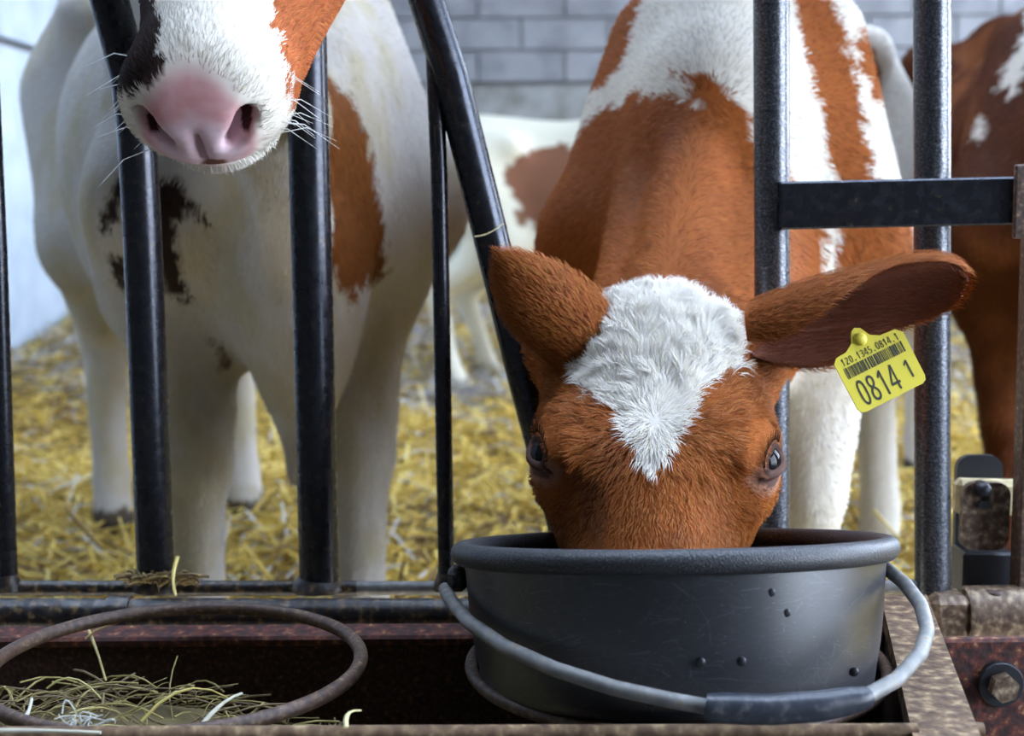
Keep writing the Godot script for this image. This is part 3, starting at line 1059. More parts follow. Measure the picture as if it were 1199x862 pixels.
# A marking: an outline on a plane that faces the marking's middle, a depth range, a colour.
class Patch:
	var o: Vector3
	var u: Vector3
	var w: Vector3
	var nrm: Vector3
	var lo: float
	var hi: float
	var poly: PackedVector2Array
	var col: Color
	var box: Rect2
func patch(px: Array, d: float, d0: float, d1: float, col: Color) -> Patch:
	var p := Patch.new()
	var mx := 0.0
	var my := 0.0
	for q in px:
		mx += q[0] / px.size()
		my += q[1] / px.size()
	p.nrm = ray(mx, my).normalized()
	p.o = deep(mx, my, d)
	p.u = p.nrm.cross(Vector3.UP).normalized()
	p.w = p.u.cross(p.nrm)
	p.lo = d0
	p.hi = d1
	p.col = col
	var first := true
	for q in px:
		var pt := deep(q[0], q[1], q[2] if q.size() > 2 else d) - p.o
		var t := Vector2(pt.dot(p.u), pt.dot(p.w))
		p.poly.append(t)
		if first:
			p.box = Rect2(t, Vector2.ZERO)
			first = false
		else:
			p.box = p.box.expand(t)
	p.box = p.box.grow(0.002)
	return p
func painted(p: Vector3, base: Color, patches: Array) -> Color:
	var j := Vector3(fine.get_noise_3d(p.x * 45.0, p.y * 45.0, p.z * 45.0), fine.get_noise_3d(p.y * 45.0 + 7.0, p.z * 45.0, p.x * 45.0), fine.get_noise_3d(p.z * 45.0 + 3.0, p.x * 45.0, p.y * 45.0)) * 0.011
	var at := p + j
	var c := base
	for q: Patch in patches:
		var rel := at - q.o
		var dd := (at - cam_at).dot(q.nrm)
		if dd < q.lo or dd > q.hi:
			continue
		var t := Vector2(rel.dot(q.u), rel.dot(q.w))
		if q.box.has_point(t) and Geometry2D.is_point_in_polygon(t, q.poly):
			c = q.col
	return c
func hair_tone(c: Color, r: RandomNumberGenerator, p: Vector3) -> Color:
	var k := 1.0 + r.randfn(0.0, 0.13) + fine.get_noise_3d(p.x * 14.0, p.y * 14.0, p.z * 14.0) * 0.18
	k = clampf(k, 0.55, 1.5)
	if c.r > 0.4:                    # white coat: small cream variations
		k = lerpf(1.0, k, 0.45)
		return Color(minf(c.r * k, .9), minf(c.g * k * (1.0 + r.randfn(0, .012)), .9), clampf(c.b * k * (1.0 + r.randfn(0, .05)), 0, .88))
	k = clampf(k + r.randfn(0.0, 0.14), 0.4, 1.7)
	return Color(c.r * k, c.g * k * (1.0 + r.randfn(0.0, 0.12)), c.b * k)

# trunk and legs in the calf's own frame: +z towards the head, y up from the straw, x across
func trunk(f: Field, t: Transform3D, legs: Dictionary, wide := 1.0, brisket := 1.0) -> void:
	f.xf = t
	var w := wide
	f.ell(Vector3(0, .66, -.42), Vector3(.265 * w, .285, .46), 0.05)          # barrel
	f.ell(Vector3(0, .68, .0), Vector3(.195 * w, .27, .30), 0.09)              # chest
	f.ell(Vector3(0, .80, -.86), Vector3(.205 * w, .19, .26), 0.10)            # rump
	f.cap(Vector3(0, .935, .02), Vector3(0, .945, -.40), .055, .06, 0.10)       # withers and spine
	f.cap(Vector3(0, .945, -.40), Vector3(0, .985, -.88), .06, .065, 0.08)
	f.ell(Vector3(0, .52, .20), Vector3(.095 * brisket, .14, .11), 0.07)                 # brisket
	for s in [-1.0, 1.0]:
		f.cap(Vector3(s * .10, .89, -.03), Vector3(s * .175 * w, .62, .12), .07, .082, 0.07)   # shoulder blade
		f.cap(Vector3(s * .175 * w, .62, .12), Vector3(s * .16 * w, .52, .0), .08, .08, 0.06)
		f.cap(Vector3(s * .19 * w, .93, -.72), Vector3(s * .12, .93, -1.03), .05, .05, 0.08)   # hook to pin bone
	for s in [-1.0, 1.0]:
		var fo: Vector3 = legs.get("fore_l" if s > 0 else "fore_r", Vector3.ZERO)
		var hi: Vector3 = legs.get("hind_l" if s > 0 else "hind_r", Vector3.ZERO)
		var x: float = s * legs.get("fx", .145 * w)
		f.cap(Vector3(x * 1.1, .56, .04), Vector3(x + fo.x * .5, .36, .07 + fo.z * .5), .078, .046, 0.06)
		f.cap(Vector3(x + fo.x * .5, .36, .07 + fo.z * .5), Vector3(x + fo.x * .6, .30, .08 + fo.z * .6), .044, .041, 0.03)
		f.cap(Vector3(x + fo.x * .6, .30, .08 + fo.z * .6), Vector3(x + fo.x, .10, .065 + fo.z), .036, .029, 0.03)
		f.cap(Vector3(x + fo.x, .10, .065 + fo.z), Vector3(x + fo.x, .045, .095 + fo.z), .035, .036, 0.02)
		f.cap(Vector3(x + fo.x, .02, .115 + fo.z), Vector3(x + fo.x, .035, .09 + fo.z), .034, .036, 0.015)
		f.cap(Vector3(s * .135 * w, .80, -.88), Vector3(s * .165 * w + hi.x * .3, .56, -.74 + hi.z * .3), .15, .105, 0.08)
		f.cap(Vector3(s * .165 * w + hi.x * .3, .56, -.76 + hi.z * .3), Vector3(s * .15 * w + hi.x * .7, .38, -1.0 + hi.z * .7), .10, .048, 0.06)
		f.cap(Vector3(s * .15 * w + hi.x * .7, .385, -1.01 + hi.z * .7), Vector3(s * .15 * w + hi.x, .11, -.95 + hi.z), .043, .032, 0.03)
		f.cap(Vector3(s * .15 * w + hi.x, .10, -.95 + hi.z), Vector3(s * .15 * w + hi.x, .045, -.92 + hi.z), .035, .037, 0.02)
		f.cap(Vector3(s * .15 * w + hi.x, .02, -.895 + hi.z), Vector3(s * .15 * w + hi.x, .035, -.92 + hi.z), .034, .036, 0.015)
	f.cap(Vector3(0, .98, -1.06), Vector3(0, .62, -1.16), .03, .016, 0.04)
	f.cap(Vector3(0, .62, -1.16), Vector3(0, .38, -1.14), .016, .03, 0.02)
	f.xf = Transform3D()

# head in its own frame: origin between the eyes on the face, y towards the poll, z out of the forehead
func skull(f: Field, h: Transform3D, ml: float, eyes := true, nose := false) -> void:
	f.xf = h
	f.ell(Vector3(0, .085, -.085), Vector3(.091, .095, .085), 0.03)
	f.ell(Vector3(0, .06, -.040), Vector3(.080, .125, .046), 0.04)
	f.ell(Vector3(0, .160, -.085), Vector3(.074, .036, .050), 0.05)
	f.cap(Vector3(0, .0, -.066), Vector3(0, -ml + .01, -.062), .073, .052, 0.05)
	f.cap(Vector3(0, -.02, -.045), Vector3(0, -ml + .02, -.036), .050, .036, 0.04)
	for s in [-1.0, 1.0]:
		f.ell(Vector3(s * .080, .004, -.050), Vector3(.036, .046, .046), 0.05)
		f.cap(Vector3(s * .060, .140, -.100), Vector3(s * .108, .152, -.095), .036, .029, 0.04)   # root of the ear
		f.cap(Vector3(s * .074, .02, -.07), Vector3(s * .082, .11, -.09), .030, .026, 0.05)
		f.cap(Vector3(s * .052, .0, -.135), Vector3(s * .036, -ml + .05, -.095), .054, .034, 0.05)
	for s in [-1.0, 1.0]:
		f.carve(Vector3(s * .088, -.085, -.008), Vector3(.030, .060, .022), 0.03, Basis(Vector3.BACK, s * -.10))   # hollow beside the bridge of the nose
	f.ell(Vector3(0, -ml, -.060), Vector3(.068, .048, .056), 0.05)
	f.ell(Vector3(0, -ml + .018, -.115), Vector3(.042, .046, .028), 0.03)
	if nose:
		for s in [-1.0, 1.0]:
			f.ell(Vector3(s * .034, -ml - .020, -.044), Vector3(.028, .026, .034), 0.03)     # wings of the nostrils
		f.ell(Vector3(0, -ml - .030, -.062), Vector3(.040, .020, .036), 0.03)                  # pad
		for s in [-1.0, 1.0]:
			var turn := Basis(Vector3.UP, s * 0.65)
			f.carve(Vector3(s * .035, -ml - .046, -.050), Vector3(.0075, .026, .020), 0.010, turn)
			f.carve(Vector3(s * .045, -ml - .038, -.036), Vector3(.009, .016, .009), 0.010)
		f.carve(Vector3(0, -ml - .054, -.066), Vector3(.0025, .010, .020), 0.010)
		f.carve(Vector3(0, -ml - .022, -.103), Vector3(.062, .022, .0032), 0.010)
		f.ell(Vector3(0, -ml - .006, -.118), Vector3(.036, .028, .016), 0.012)
	if eyes:
		for s in [-1.0, 1.0]:
			var e := eye_frame(s)
			for lid in [1.0, -1.0]:
				var last := Vector3.ZERO
				for i in 10:
					var a: float = PI * i / 9.0
					var lx: float = cos(a) * .0188
					var ly: float = lid * sin(a) * (.0118 if lid > 0 else .0124)
					var p: Vector3 = e * Vector3(lx, ly, sqrt(maxf(EYE_R * EYE_R - lx * lx - ly * ly, 0.0)) + .0002)
					if i:
						f.cap(last, p, .0030, .0030, 0.006)
					last = p
			# brow ridge above the eye
			f.cap(e * Vector3(-.022, .023, .002), e * Vector3(.022, .021, .0), .009, .008, 0.02)
	f.xf = Transform3D()
# the eye's place in the head: x along the slit (towards the ear), y across it, z outwards
func eye_frame(s: float) -> Transform3D:
	var z := Vector3(s * .74, -0.02, .67).normalized()
	var x := Vector3(s * 0.10, .80, -.55)
	x = (x - z * x.dot(z)).normalized()
	var y := z.cross(x) * s
	if y.z < 0.0:
		y = -y
	var b := Basis(x, y, z)
	if b.determinant() < 0.0:
		b = Basis(-x, y, z)
	return Transform3D(b, Vector3(s * .080, .004, -.050) + z * .0285)

func bounds(f: Field, from := 0) -> Array:
	var lo := Vector3.ONE * 1e9
	var hi := -lo
	for i in range(from, f.bc.size()):
		var r := Vector3.ONE * (f.br[i] + 0.02)
		lo = lo.min(f.bc[i] - r)
		hi = hi.max(f.bc[i] + r)
	return [lo, hi]

# an ear: a leaf curled about its axis, open towards `open`; gives [outer net, inner net]
func ear_nets(base: Vector3, axis: Vector3, open: Vector3, length: float, width: float, droop: float, curl0 := 2.5, curl1 := 1.25, pointed := 0.0) -> Array:
	axis = axis.normalized()
	open = (open - axis * open.dot(axis)).normalized()
	var side := axis.cross(open).normalized()
	var nu := 26
	var nv := 22
	var nets := []
	for layer in 2:
		var v := PackedVector3Array()
		var n := PackedVector3Array()
		for i in nu + 1:
			var u := float(i) / nu
			var prof: float
			if u < 0.55:
				prof = lerpf(0.52, 1.0, sin(u / 0.55 * PI * 0.5))
			else:
				prof = sqrt(maxf(1.0 - pow((u - 0.55) / 0.455, 3.6), 0.0))
			if pointed > 0.0:
				prof = lerpf(prof, sin(pow(clampf(1.0 - u, 0.0, 1.0), 0.75) * 2.05) * 1.0 if u > 0.02 else prof, pointed)
			var phi := lerpf(curl0, curl1, smoothstep(0.0, 0.75, u))
			var r := width * 0.5 * prof / maxf(sin(minf(phi, PI * 0.5)), 0.3)
			var c := base + axis * length * u + Vector3.DOWN * droop * u * u + open * (r * 0.45 - 0.006 * u)
			for j in nv + 1:
				var a := lerpf(-phi, phi, float(j) / nv)
				var o := side * sin(a) - open * cos(a)
				var edge := 1.0 - pow(absf(float(j) / nv * 2.0 - 1.0), 6.0)
				var th := 0.0045 * edge * (1.0 - pow(u, 8.0))
				v.append(c + o * (r if layer == 0 else maxf(r - th, 0.0)))
				n.append(Vector3.ZERO)
		var idx := PackedInt32Array()
		for i in nu:
			for j in nv:
				var a2 := i * (nv + 1) + j
				for t in [[a2, a2 + 1, a2 + nv + 2], [a2, a2 + nv + 2, a2 + nv + 1]]:
					var fn := (v[t[1]] - v[t[0]]).cross(v[t[2]] - v[t[0]])
					var cu := base + axis * length * (float(i) / nu)
					for q in t:
						n[q] += fn
					idx.append(t[0]); idx.append(t[1]); idx.append(t[2])
		# outer layer faces away from the curl's axis, inner layer towards it
		var e := 0.0
		for i in range(2, nu - 2):
			var k := i * (nv + 1) + nv / 2
			e += n[k].dot(-open)
		var flip_n := (e < 0.0) if layer == 0 else (e > 0.0)
		for k in n.size():
			n[k] = (-n[k] if flip_n else n[k]).normalized()
		# clockwise front: geometric cross must oppose the normal
		if not flip_n:
			idx = flip(idx)
		nets.append({"v": v, "n": n, "idx": idx})
	return nets

func face_frame(eyes_at: Vector3, poll_at: Vector3, twist := 0.0) -> Transform3D:
	var y := (poll_at - eyes_at).normalized()
	var z := (cam_at - eyes_at)
	z = (z - y * z.dot(y)).normalized()
	var b := Basis(y.cross(z), y, z)
	return Transform3D(b * Basis(Vector3.UP, twist), eyes_at)

func facing(p: Vector3, n: Vector3) -> bool:
	return n.dot((cam_at - p).normalized()) > -0.4

func build_calves() -> void:
	drinking_calf()
	watching_calf()
	side_calf()
	far_calf()

func eye_parts(o: Node3D, h: Transform3D) -> void:
	for s in [-1.0, 1.0]:
		var e := h * eye_frame(s)
		var ball := MB.new()
		var g := h.basis.x.length()
		var pr := []
		for i in 13:
			var a := -PI / 2 + PI * i / 12.0
			pr.append([EYE_R * g * cos(a), EYE_R * g * sin(a)])
		ball.lathe(pr, 24, Transform3D(e.basis.orthonormalized(), e.origin))
		part("eye", ball, M.eye, o)
		var lash := MB.new()
		for i in 34:
			var a := PI * (0.08 + 0.84 * i / 33.0)
			var lx := cos(a) * .0190
			var ly := sin(a) * .0125
			var p := e * Vector3(lx, ly, sqrt(EYE_R * EYE_R - lx * lx - ly * ly) + .002)
			var out := (e.basis * Vector3(cos(a) * .35 + rng.randfn(0, .1), sin(a) * .55 + 0.1, 0.75)).normalized()
			var l := rng.randf_range(.010, .017)
			lash.tube(PackedVector3Array([p, p + out * l * .5, p + out * l + e.basis.y * l * .35]), PackedFloat32Array([.0006, .0005, .0001]), 4, Color(.05, .025, .015))
		part("eyelashes", lash, M.fur, o).set_meta("kind", "stuff")

# ---------------------------------------------------------------- the calf that drinks
func drinking_calf() -> void:
	var t := Transform3D(Basis(Vector3.UP, deg_to_rad(-14.0)).scaled(Vector3.ONE * 1.07), Vector3(0.318, FLOOR_Y - 0.004, -2.16))
	var fwd := t.basis.z
	var o := thing("calf", "red-brown calf with a white blaze and yellow ear tag drinking from the bucket", "calf", t.origin)
	var h := face_frame(deep(767, 526, 1.425), deep(773, 318, 1.515))
	var poll := h * Vector3(0, .12, -.10)
	var f := Field.new()
	trunk(f, t, {"fore_l": Vector3(-.012, 0, 0), "hind_l": Vector3(.075, 0, .12)}, 0.84)
	var withers := t * Vector3(0, .86, .06)
	var chest := t * Vector3(0, .62, .16)
	f.cap(withers + Vector3(-.012, .030, 0), poll + Vector3(-.004, -0.012, 0), .046, .042, 0.018)          # crest
	f.cap(t * Vector3(.075, .84, .10), h * Vector3(.052, .075, -.15), .034, .030, 0.018)                    # folds along the neck
	f.cap(t * Vector3(-.085, .80, .10), h * Vector3(-.060, .07, -.15), .034, .030, 0.018)
	f.cap(t * Vector3(0, .70, .08), h * Vector3(0, .05, -.14), .105, .066, 0.04)
	f.cap(chest, h * Vector3(0, .02, -.15), .125, .068, 0.08)
	var patches := [
		patch([[760, -160], [755, 0], [744, 30], [735, 74], [722, 120], [732, 128], [748, 104], [770, 112], [789, 111], [818, 123], [805, 100], [792, 85], [833, 93], [863, 126], [882, 163], [925, 205], [948, 225], [951, 345], [962, 345], [963, 225], [956, 180], [945, 120], [925, 40], [920, -160]], 2.15, 1.75, 2.9, WHITE),
		patch([[630, 215], [655, 170], [690, 110], [725, 85], [737, 102], [700, 132], [668, 165], [645, 205]], 2.05, 1.6, 2.7, WHITE),
		patch([[700, -160], [712, -10], [728, 6], [742, -20], [760, -160]], 2.2, 1.6, 3.4, WHITE),
		patch([[962, -160], [965, 18], [990, 35], [999, 74], [1008, 119], [1015, 167], [1016, 211], [1010, 282], [1000, 340], [1120, 340], [1120, -160]], 2.6, 2.0, 3.6, WHITE),
		patch([[1004, 45], [1012, 38], [1023, 60], [1031, 95], [1025, 112], [1012, 90], [1005, 75]], 2.6, 2.0, 3.6, BROWN),
		patch([[949, 122], [958, 140], [959, 165], [952, 192], [947, 170]], 2.4, 2.0, 3.4, WHITE),
	]
	var inv := t.affine_inverse()
	var coat := func(p: Vector3) -> Color:
		var q := inv * p
		if q.y < 0.055:
			return Color(.09, .07, .05)
		var c := painted(p, BROWN, patches)
		var low := .47 + .03 * fine.get_noise_3d(p.x * 12.0, p.y * 12.0, p.z * 12.0)
		if q.y < low and q.z < .22 or q.y < .40:
			c = WHITE
		return c
	var mb := MB.new()
	var bb := bounds(f)
	var net := f.mesh(0.015, bb[0], bb[1])
	add_net(mb, net, coat)
	# head
	var hf := Field.new()
	skull(hf, h, .166)
	hf.xf = h
	hf.cap(Vector3(0, .07, -.12), Vector3(0, .16, -.20), .075, .065, 0.05)
	hf.xf = Transform3D()
	var hb := bounds(hf)
	var hnet := hf.mesh(0.0042, hb[0], hb[1])
	var hinv := h.affine_inverse()
	var blaze := PackedVector2Array()
	for q in [[684, 330], [700, 306], [735, 290], [770, 284], [810, 288], [845, 304], [860, 336], [866, 380], [864, 425], [842, 441], [818, 462], [802, 500], [786, 532], [766, 572], [750, 546], [736, 520], [724, 490], [702, 472], [682, 450], [675, 400], [677, 360]]:
		var r := ray(q[0], q[1])
		var hit := cam_at + r * ((h.origin - cam_at).dot(h.basis.z) / r.dot(h.basis.z))
		var l := hinv * hit
		blaze.append(Vector2(l.x, l.y))
	var er := hinv * (h * eye_frame(1.0)).origin
	var el := hinv * (h * eye_frame(-1.0)).origin
	var head_coat := func(p: Vector3) -> Color:
		var q := hinv * p
		var jit := Vector2(fine.get_noise_2d(q.x * 90.0, q.y * 90.0), fine.get_noise_2d(q.y * 90.0 + 5.0, q.x * 90.0)) * 0.006
		var de := minf(q.distance_to(er), q.distance_to(el))
		if de < 0.0262:
			return Color(.045, .022, .018) if (q - (er if q.x > 0 else el)).dot(eye_frame(signf(q.x)).basis.y) > -.004 else Color(.11, .060, .048)
		if q.z > -.13 and Geometry2D.is_point_in_polygon(Vector2(q.x, q.y) + jit, blaze):
			return WHITE
		if q.y < -.175:
			return Color(.40, .25, .21)
		var c := BROWN
		var dark := smoothstep(0.1, 0.5, fine.get_noise_3d(q.x * 16.0 + 3.0, q.y * 12.0, q.z * 12.0))
		c = c.lerp(Color(.20, .060, .022), dark * 0.6)
		# bare pinkish skin in a crescent under the eye
		for s in [-1.0, 1.0]:
			var ec: Vector3 = er if s > 0.0 else el
			var e1 := q.distance_to(ec) + fine.get_noise_3d(q.x * 120.0, q.y * 120.0, q.z * 120.0) * .004
			var under := smoothstep(.006, -.006, (q - ec).dot(eye_frame(s).basis.y) + (q.y - ec.y) * .6)
			c = c.lerp(Color(.44, .25, .19), smoothstep(.036, .029, e1) * under * .55)
		return c
	add_net(mb, hnet, head_coat)
	# ears
	var right_ear := ear_nets(deep(878, 374, 1.515), deep(1130, 345, 1.45) - deep(878, 374, 1.515), Vector3(.05, -.74, .66), .212, .104, -.012, 2.6, 1.2)
	var left_ear := ear_nets(deep(696, 420, 1.52), deep(584, 294, 1.48) - deep(696, 420, 1.52), Vector3(.40, -.25, -.80), .150, .094, 0.0, 1.7, 1.0, 0.85)
	var ear_out := func(p: Vector3) -> Color: return BROWN.lerp(Color(.24, .065, .02), 0.5 + 0.5 * fine.get_noise_3d(p.x * 20.0, p.y * 20.0, p.z * 20.0))
	var ear_in := func(p: Vector3) -> Color: return Color(.25, .095, .070)
	for e in [right_ear, left_ear]:
		add_net(mb, e[0], ear_out)
		add_net(mb, e[1], ear_in)
	part("body", mb, M.skin, o)
	eye_parts(o, h)
	# coat
	var fur := MB.new()
	var body_style := func(p: Vector3, n: Vector3, r: RandomNumberGenerator) -> Array:
		if not facing(p, n):
			return []
		var q := inv * p
		if q.y < 0.07 or q.z < -1.0 or hinv.basis * (p - h.origin) != Vector3.ZERO and (hinv * p).y < .13 and (hinv * p).z > -.16:
			return []
		var c: Color = coat.call(p)
		var flow := -fwd * 0.8 + Vector3.DOWN * (0.75 if q.y < .8 else .25)
		return [52000.0, .013, flow, .12, .0013, hair_tone(c, r, p)]
	grow_fur(fur, net, body_style, 41)
	part("coat", fur, M.fur, o).set_meta("kind", "stuff")
	var hfur := MB.new()
	var whorl := Vector2(0.0, .022)
	var head_style := func(p: Vector3, n: Vector3, r: RandomNumberGenerator) -> Array:
		if not facing(p, n):
			return []
		var q := hinv * p
		var de := minf(q.distance_to(er), q.distance_to(el))
		if de < 0.0265 or q.z < -.20 or q.y < -.19:
			return []
		var c: Color = head_coat.call(p)
		var rad := Vector2(q.x, q.y) - whorl
		var flow2 := rad.normalized()
		var white := c.r > .6
		# hair streams out of the whorl; tufts turn it a little
		var curl := fine.get_noise_3d(q.x * 55.0, q.y * 55.0, q.z * 55.0) * (1.9 if white and q.y > .05 else 0.9)
		flow2 = flow2.rotated(curl)
		var len_ := .011
		var tuft := fine.get_noise_3d(q.x * 38.0 + 9.0, q.y * 38.0, q.z * 38.0)
		var lift := .16
		var dens := 380000.0
		if white:
			len_ = lerpf(.015, .024, smoothstep(.02, .12, q.y))
			lift = clampf(.30 + tuft * .55, .05, .7)
		elif q.y > -.03:
			len_ = .015
			lift = clampf(.22 + tuft * .3, .05, .5)
		if q.y < -.05:
			len_ = .009
		if de < .045:
			len_ = .0055
			lift = .06
			dens = 260000.0
		if q.z < -.09:
			len_ = .009
			dens = 180000.0
		if q.y > .13:
			len_ *= 1.15
		var flow := h.basis * Vector3(flow2.x, flow2.y, -.35 * absf(q.x) / .1)
		var tone := hair_tone(c, r, p)
		if not white and r.randf() < .25:
			tone = tone.lerp(Color(.52, .22, .08), .5)
		return [dens, len_, flow, lift, .00075 if not white else .0008, tone]
	grow_fur(hfur, hnet, head_style, 42)
	for k in 2:
		var e: Array = [right_ear, left_ear][k]
		var ax := (deep(1130, 345, 1.45) - deep(878, 374, 1.515)).normalized() if k == 0 else (deep(584, 294, 1.48) - deep(696, 420, 1.52)).normalized()
		var es := func(p: Vector3, n: Vector3, r: RandomNumberGenerator) -> Array:
			return [300000.0, .013, ax + Vector3.DOWN * .15, .22, .0008, hair_tone(ear_out.call(p).lerp(Color(.45, .17, .05), .35), r, p)]
		grow_fur(hfur, e[0], es, 43 + k)
		var ei := func(p: Vector3, n: Vector3, r: RandomNumberGenerator) -> Array:
			return [110000.0, .012, ax, .35, .0008, hair_tone(Color(.30, .11, .06), r, p)]
		grow_fur(hfur, e[1], ei, 47 + k)
	part("head_hair", hfur, M.fur, o).set_meta("kind", "stuff")
	ear_tag()

func ear_tag() -> void:
	# plate corners read off the photograph, on a plane just in front of the ear
	var d := 1.43
	var c := deep(1031, 430, d)
	var bl := deep(1007, 486, d)
	var brr := deep(1089, 445, d)
	var tl := deep(972, 423, d)
	var x := (brr - bl).normalized()
	var z := (cam_at - c).normalized()
	z = (z - x * z.dot(x)).normalized()
	z = (z + x * 0.12).normalized()
	x = (x - z * x.dot(z)).normalized()
	var y := z.cross(x)
	var xf := Transform3D(Basis(x, y, z), bl)
	var o := thing("ear_tag", "yellow plastic ear tag printed with a barcode and number", "ear tag", bl)
	var w := (brr - bl).length()
	var hh := (tl - bl).dot(y)
	var skew := (tl - bl).dot(x)
	var poly := PackedVector2Array()
	var rr := 0.006
	for k in [[rr, 0.0], [w - rr, 0.0], [w - rr * .3, rr * .3], [w, rr], [w + skew * .0 + .001, hh - .006], [w - .005, hh], [w * .72, hh + .001], [w * .60, hh + .006], [w * .53, hh + .016], [w * .46, hh + .0185], [w * .40, hh + .016], [w * .33, hh + .006], [w * .22, hh + .001], [.005, hh], [0.0, hh - .005], [0.0, rr], [rr * .3, rr * .3]]:
		poly.append(Vector2(k[0], k[1]))
	var mb := MB.new()
	mb.prism(poly, 0.0018, xf)
	part("plate", mb, M.tag, o)
	var stud := MB.new()
	stud.lathe([[0.0, .004], [.0035, .0038], [.006, .002], [.0066, 0.0]], 20, Transform3D(xf.basis * Basis(Vector3.RIGHT, PI / 2), xf * Vector3(w * .465, hh + .006, .0018)))
	part("stud", stud, M.tag, o)
	var font := SystemFont.new()
	font.font_names = PackedStringArray(["Droid Sans Mono"])
	var text := func(what: String, height: float, left: float, base: float, squeeze: float) -> void:
		var tm := TextMesh.new()
		tm.text = what
		tm.font = font
		tm.font_size = 64
		tm.pixel_size = height / 46.0
		tm.depth = 0.0004
		tm.horizontal_alignment = HORIZONTAL_ALIGNMENT_LEFT
		tm.vertical_alignment = VERTICAL_ALIGNMENT_BOTTOM
		var e := MeshInstance3D.new()
		e.name = "printed_number"
		e.mesh = tm
		e.material_override = M.ink
		o.add_child(e, true)
		e.transform = Transform3D(Basis(xf.basis.x * squeeze, xf.basis.y, xf.basis.z), xf * Vector3(left, base, .0020) - o.position)
	text.call("0814", .0255, w * .10, -.0040, 0.52)
	text.call("1", .0180, w * .78, .0035, 0.72)
	text.call("120.1345.0814.1", .0072, w * .09, hh - .0130, 0.70)
	var bars := MB.new()
	var r := RandomNumberGenerator.new()
	r.seed = 814
	var s := w * .08
	while s < w * .93:
		var bw := [0.0006, 0.0006, 0.0011, 0.0016][r.randi_range(0, 3)] as float
		bars.prism(PackedVector2Array([Vector2(s, hh - .0235), Vector2(s + bw, hh - .0235), Vector2(s + bw, hh - .0125), Vector2(s, hh - .0125)]), 0.0003, Transform3D(xf.basis, xf * Vector3(0, 0, .0018)))
		s += bw + [0.0006, 0.0009, 0.0013][r.randi_range(0, 2)]
	part("barcode", bars, M.ink, o)

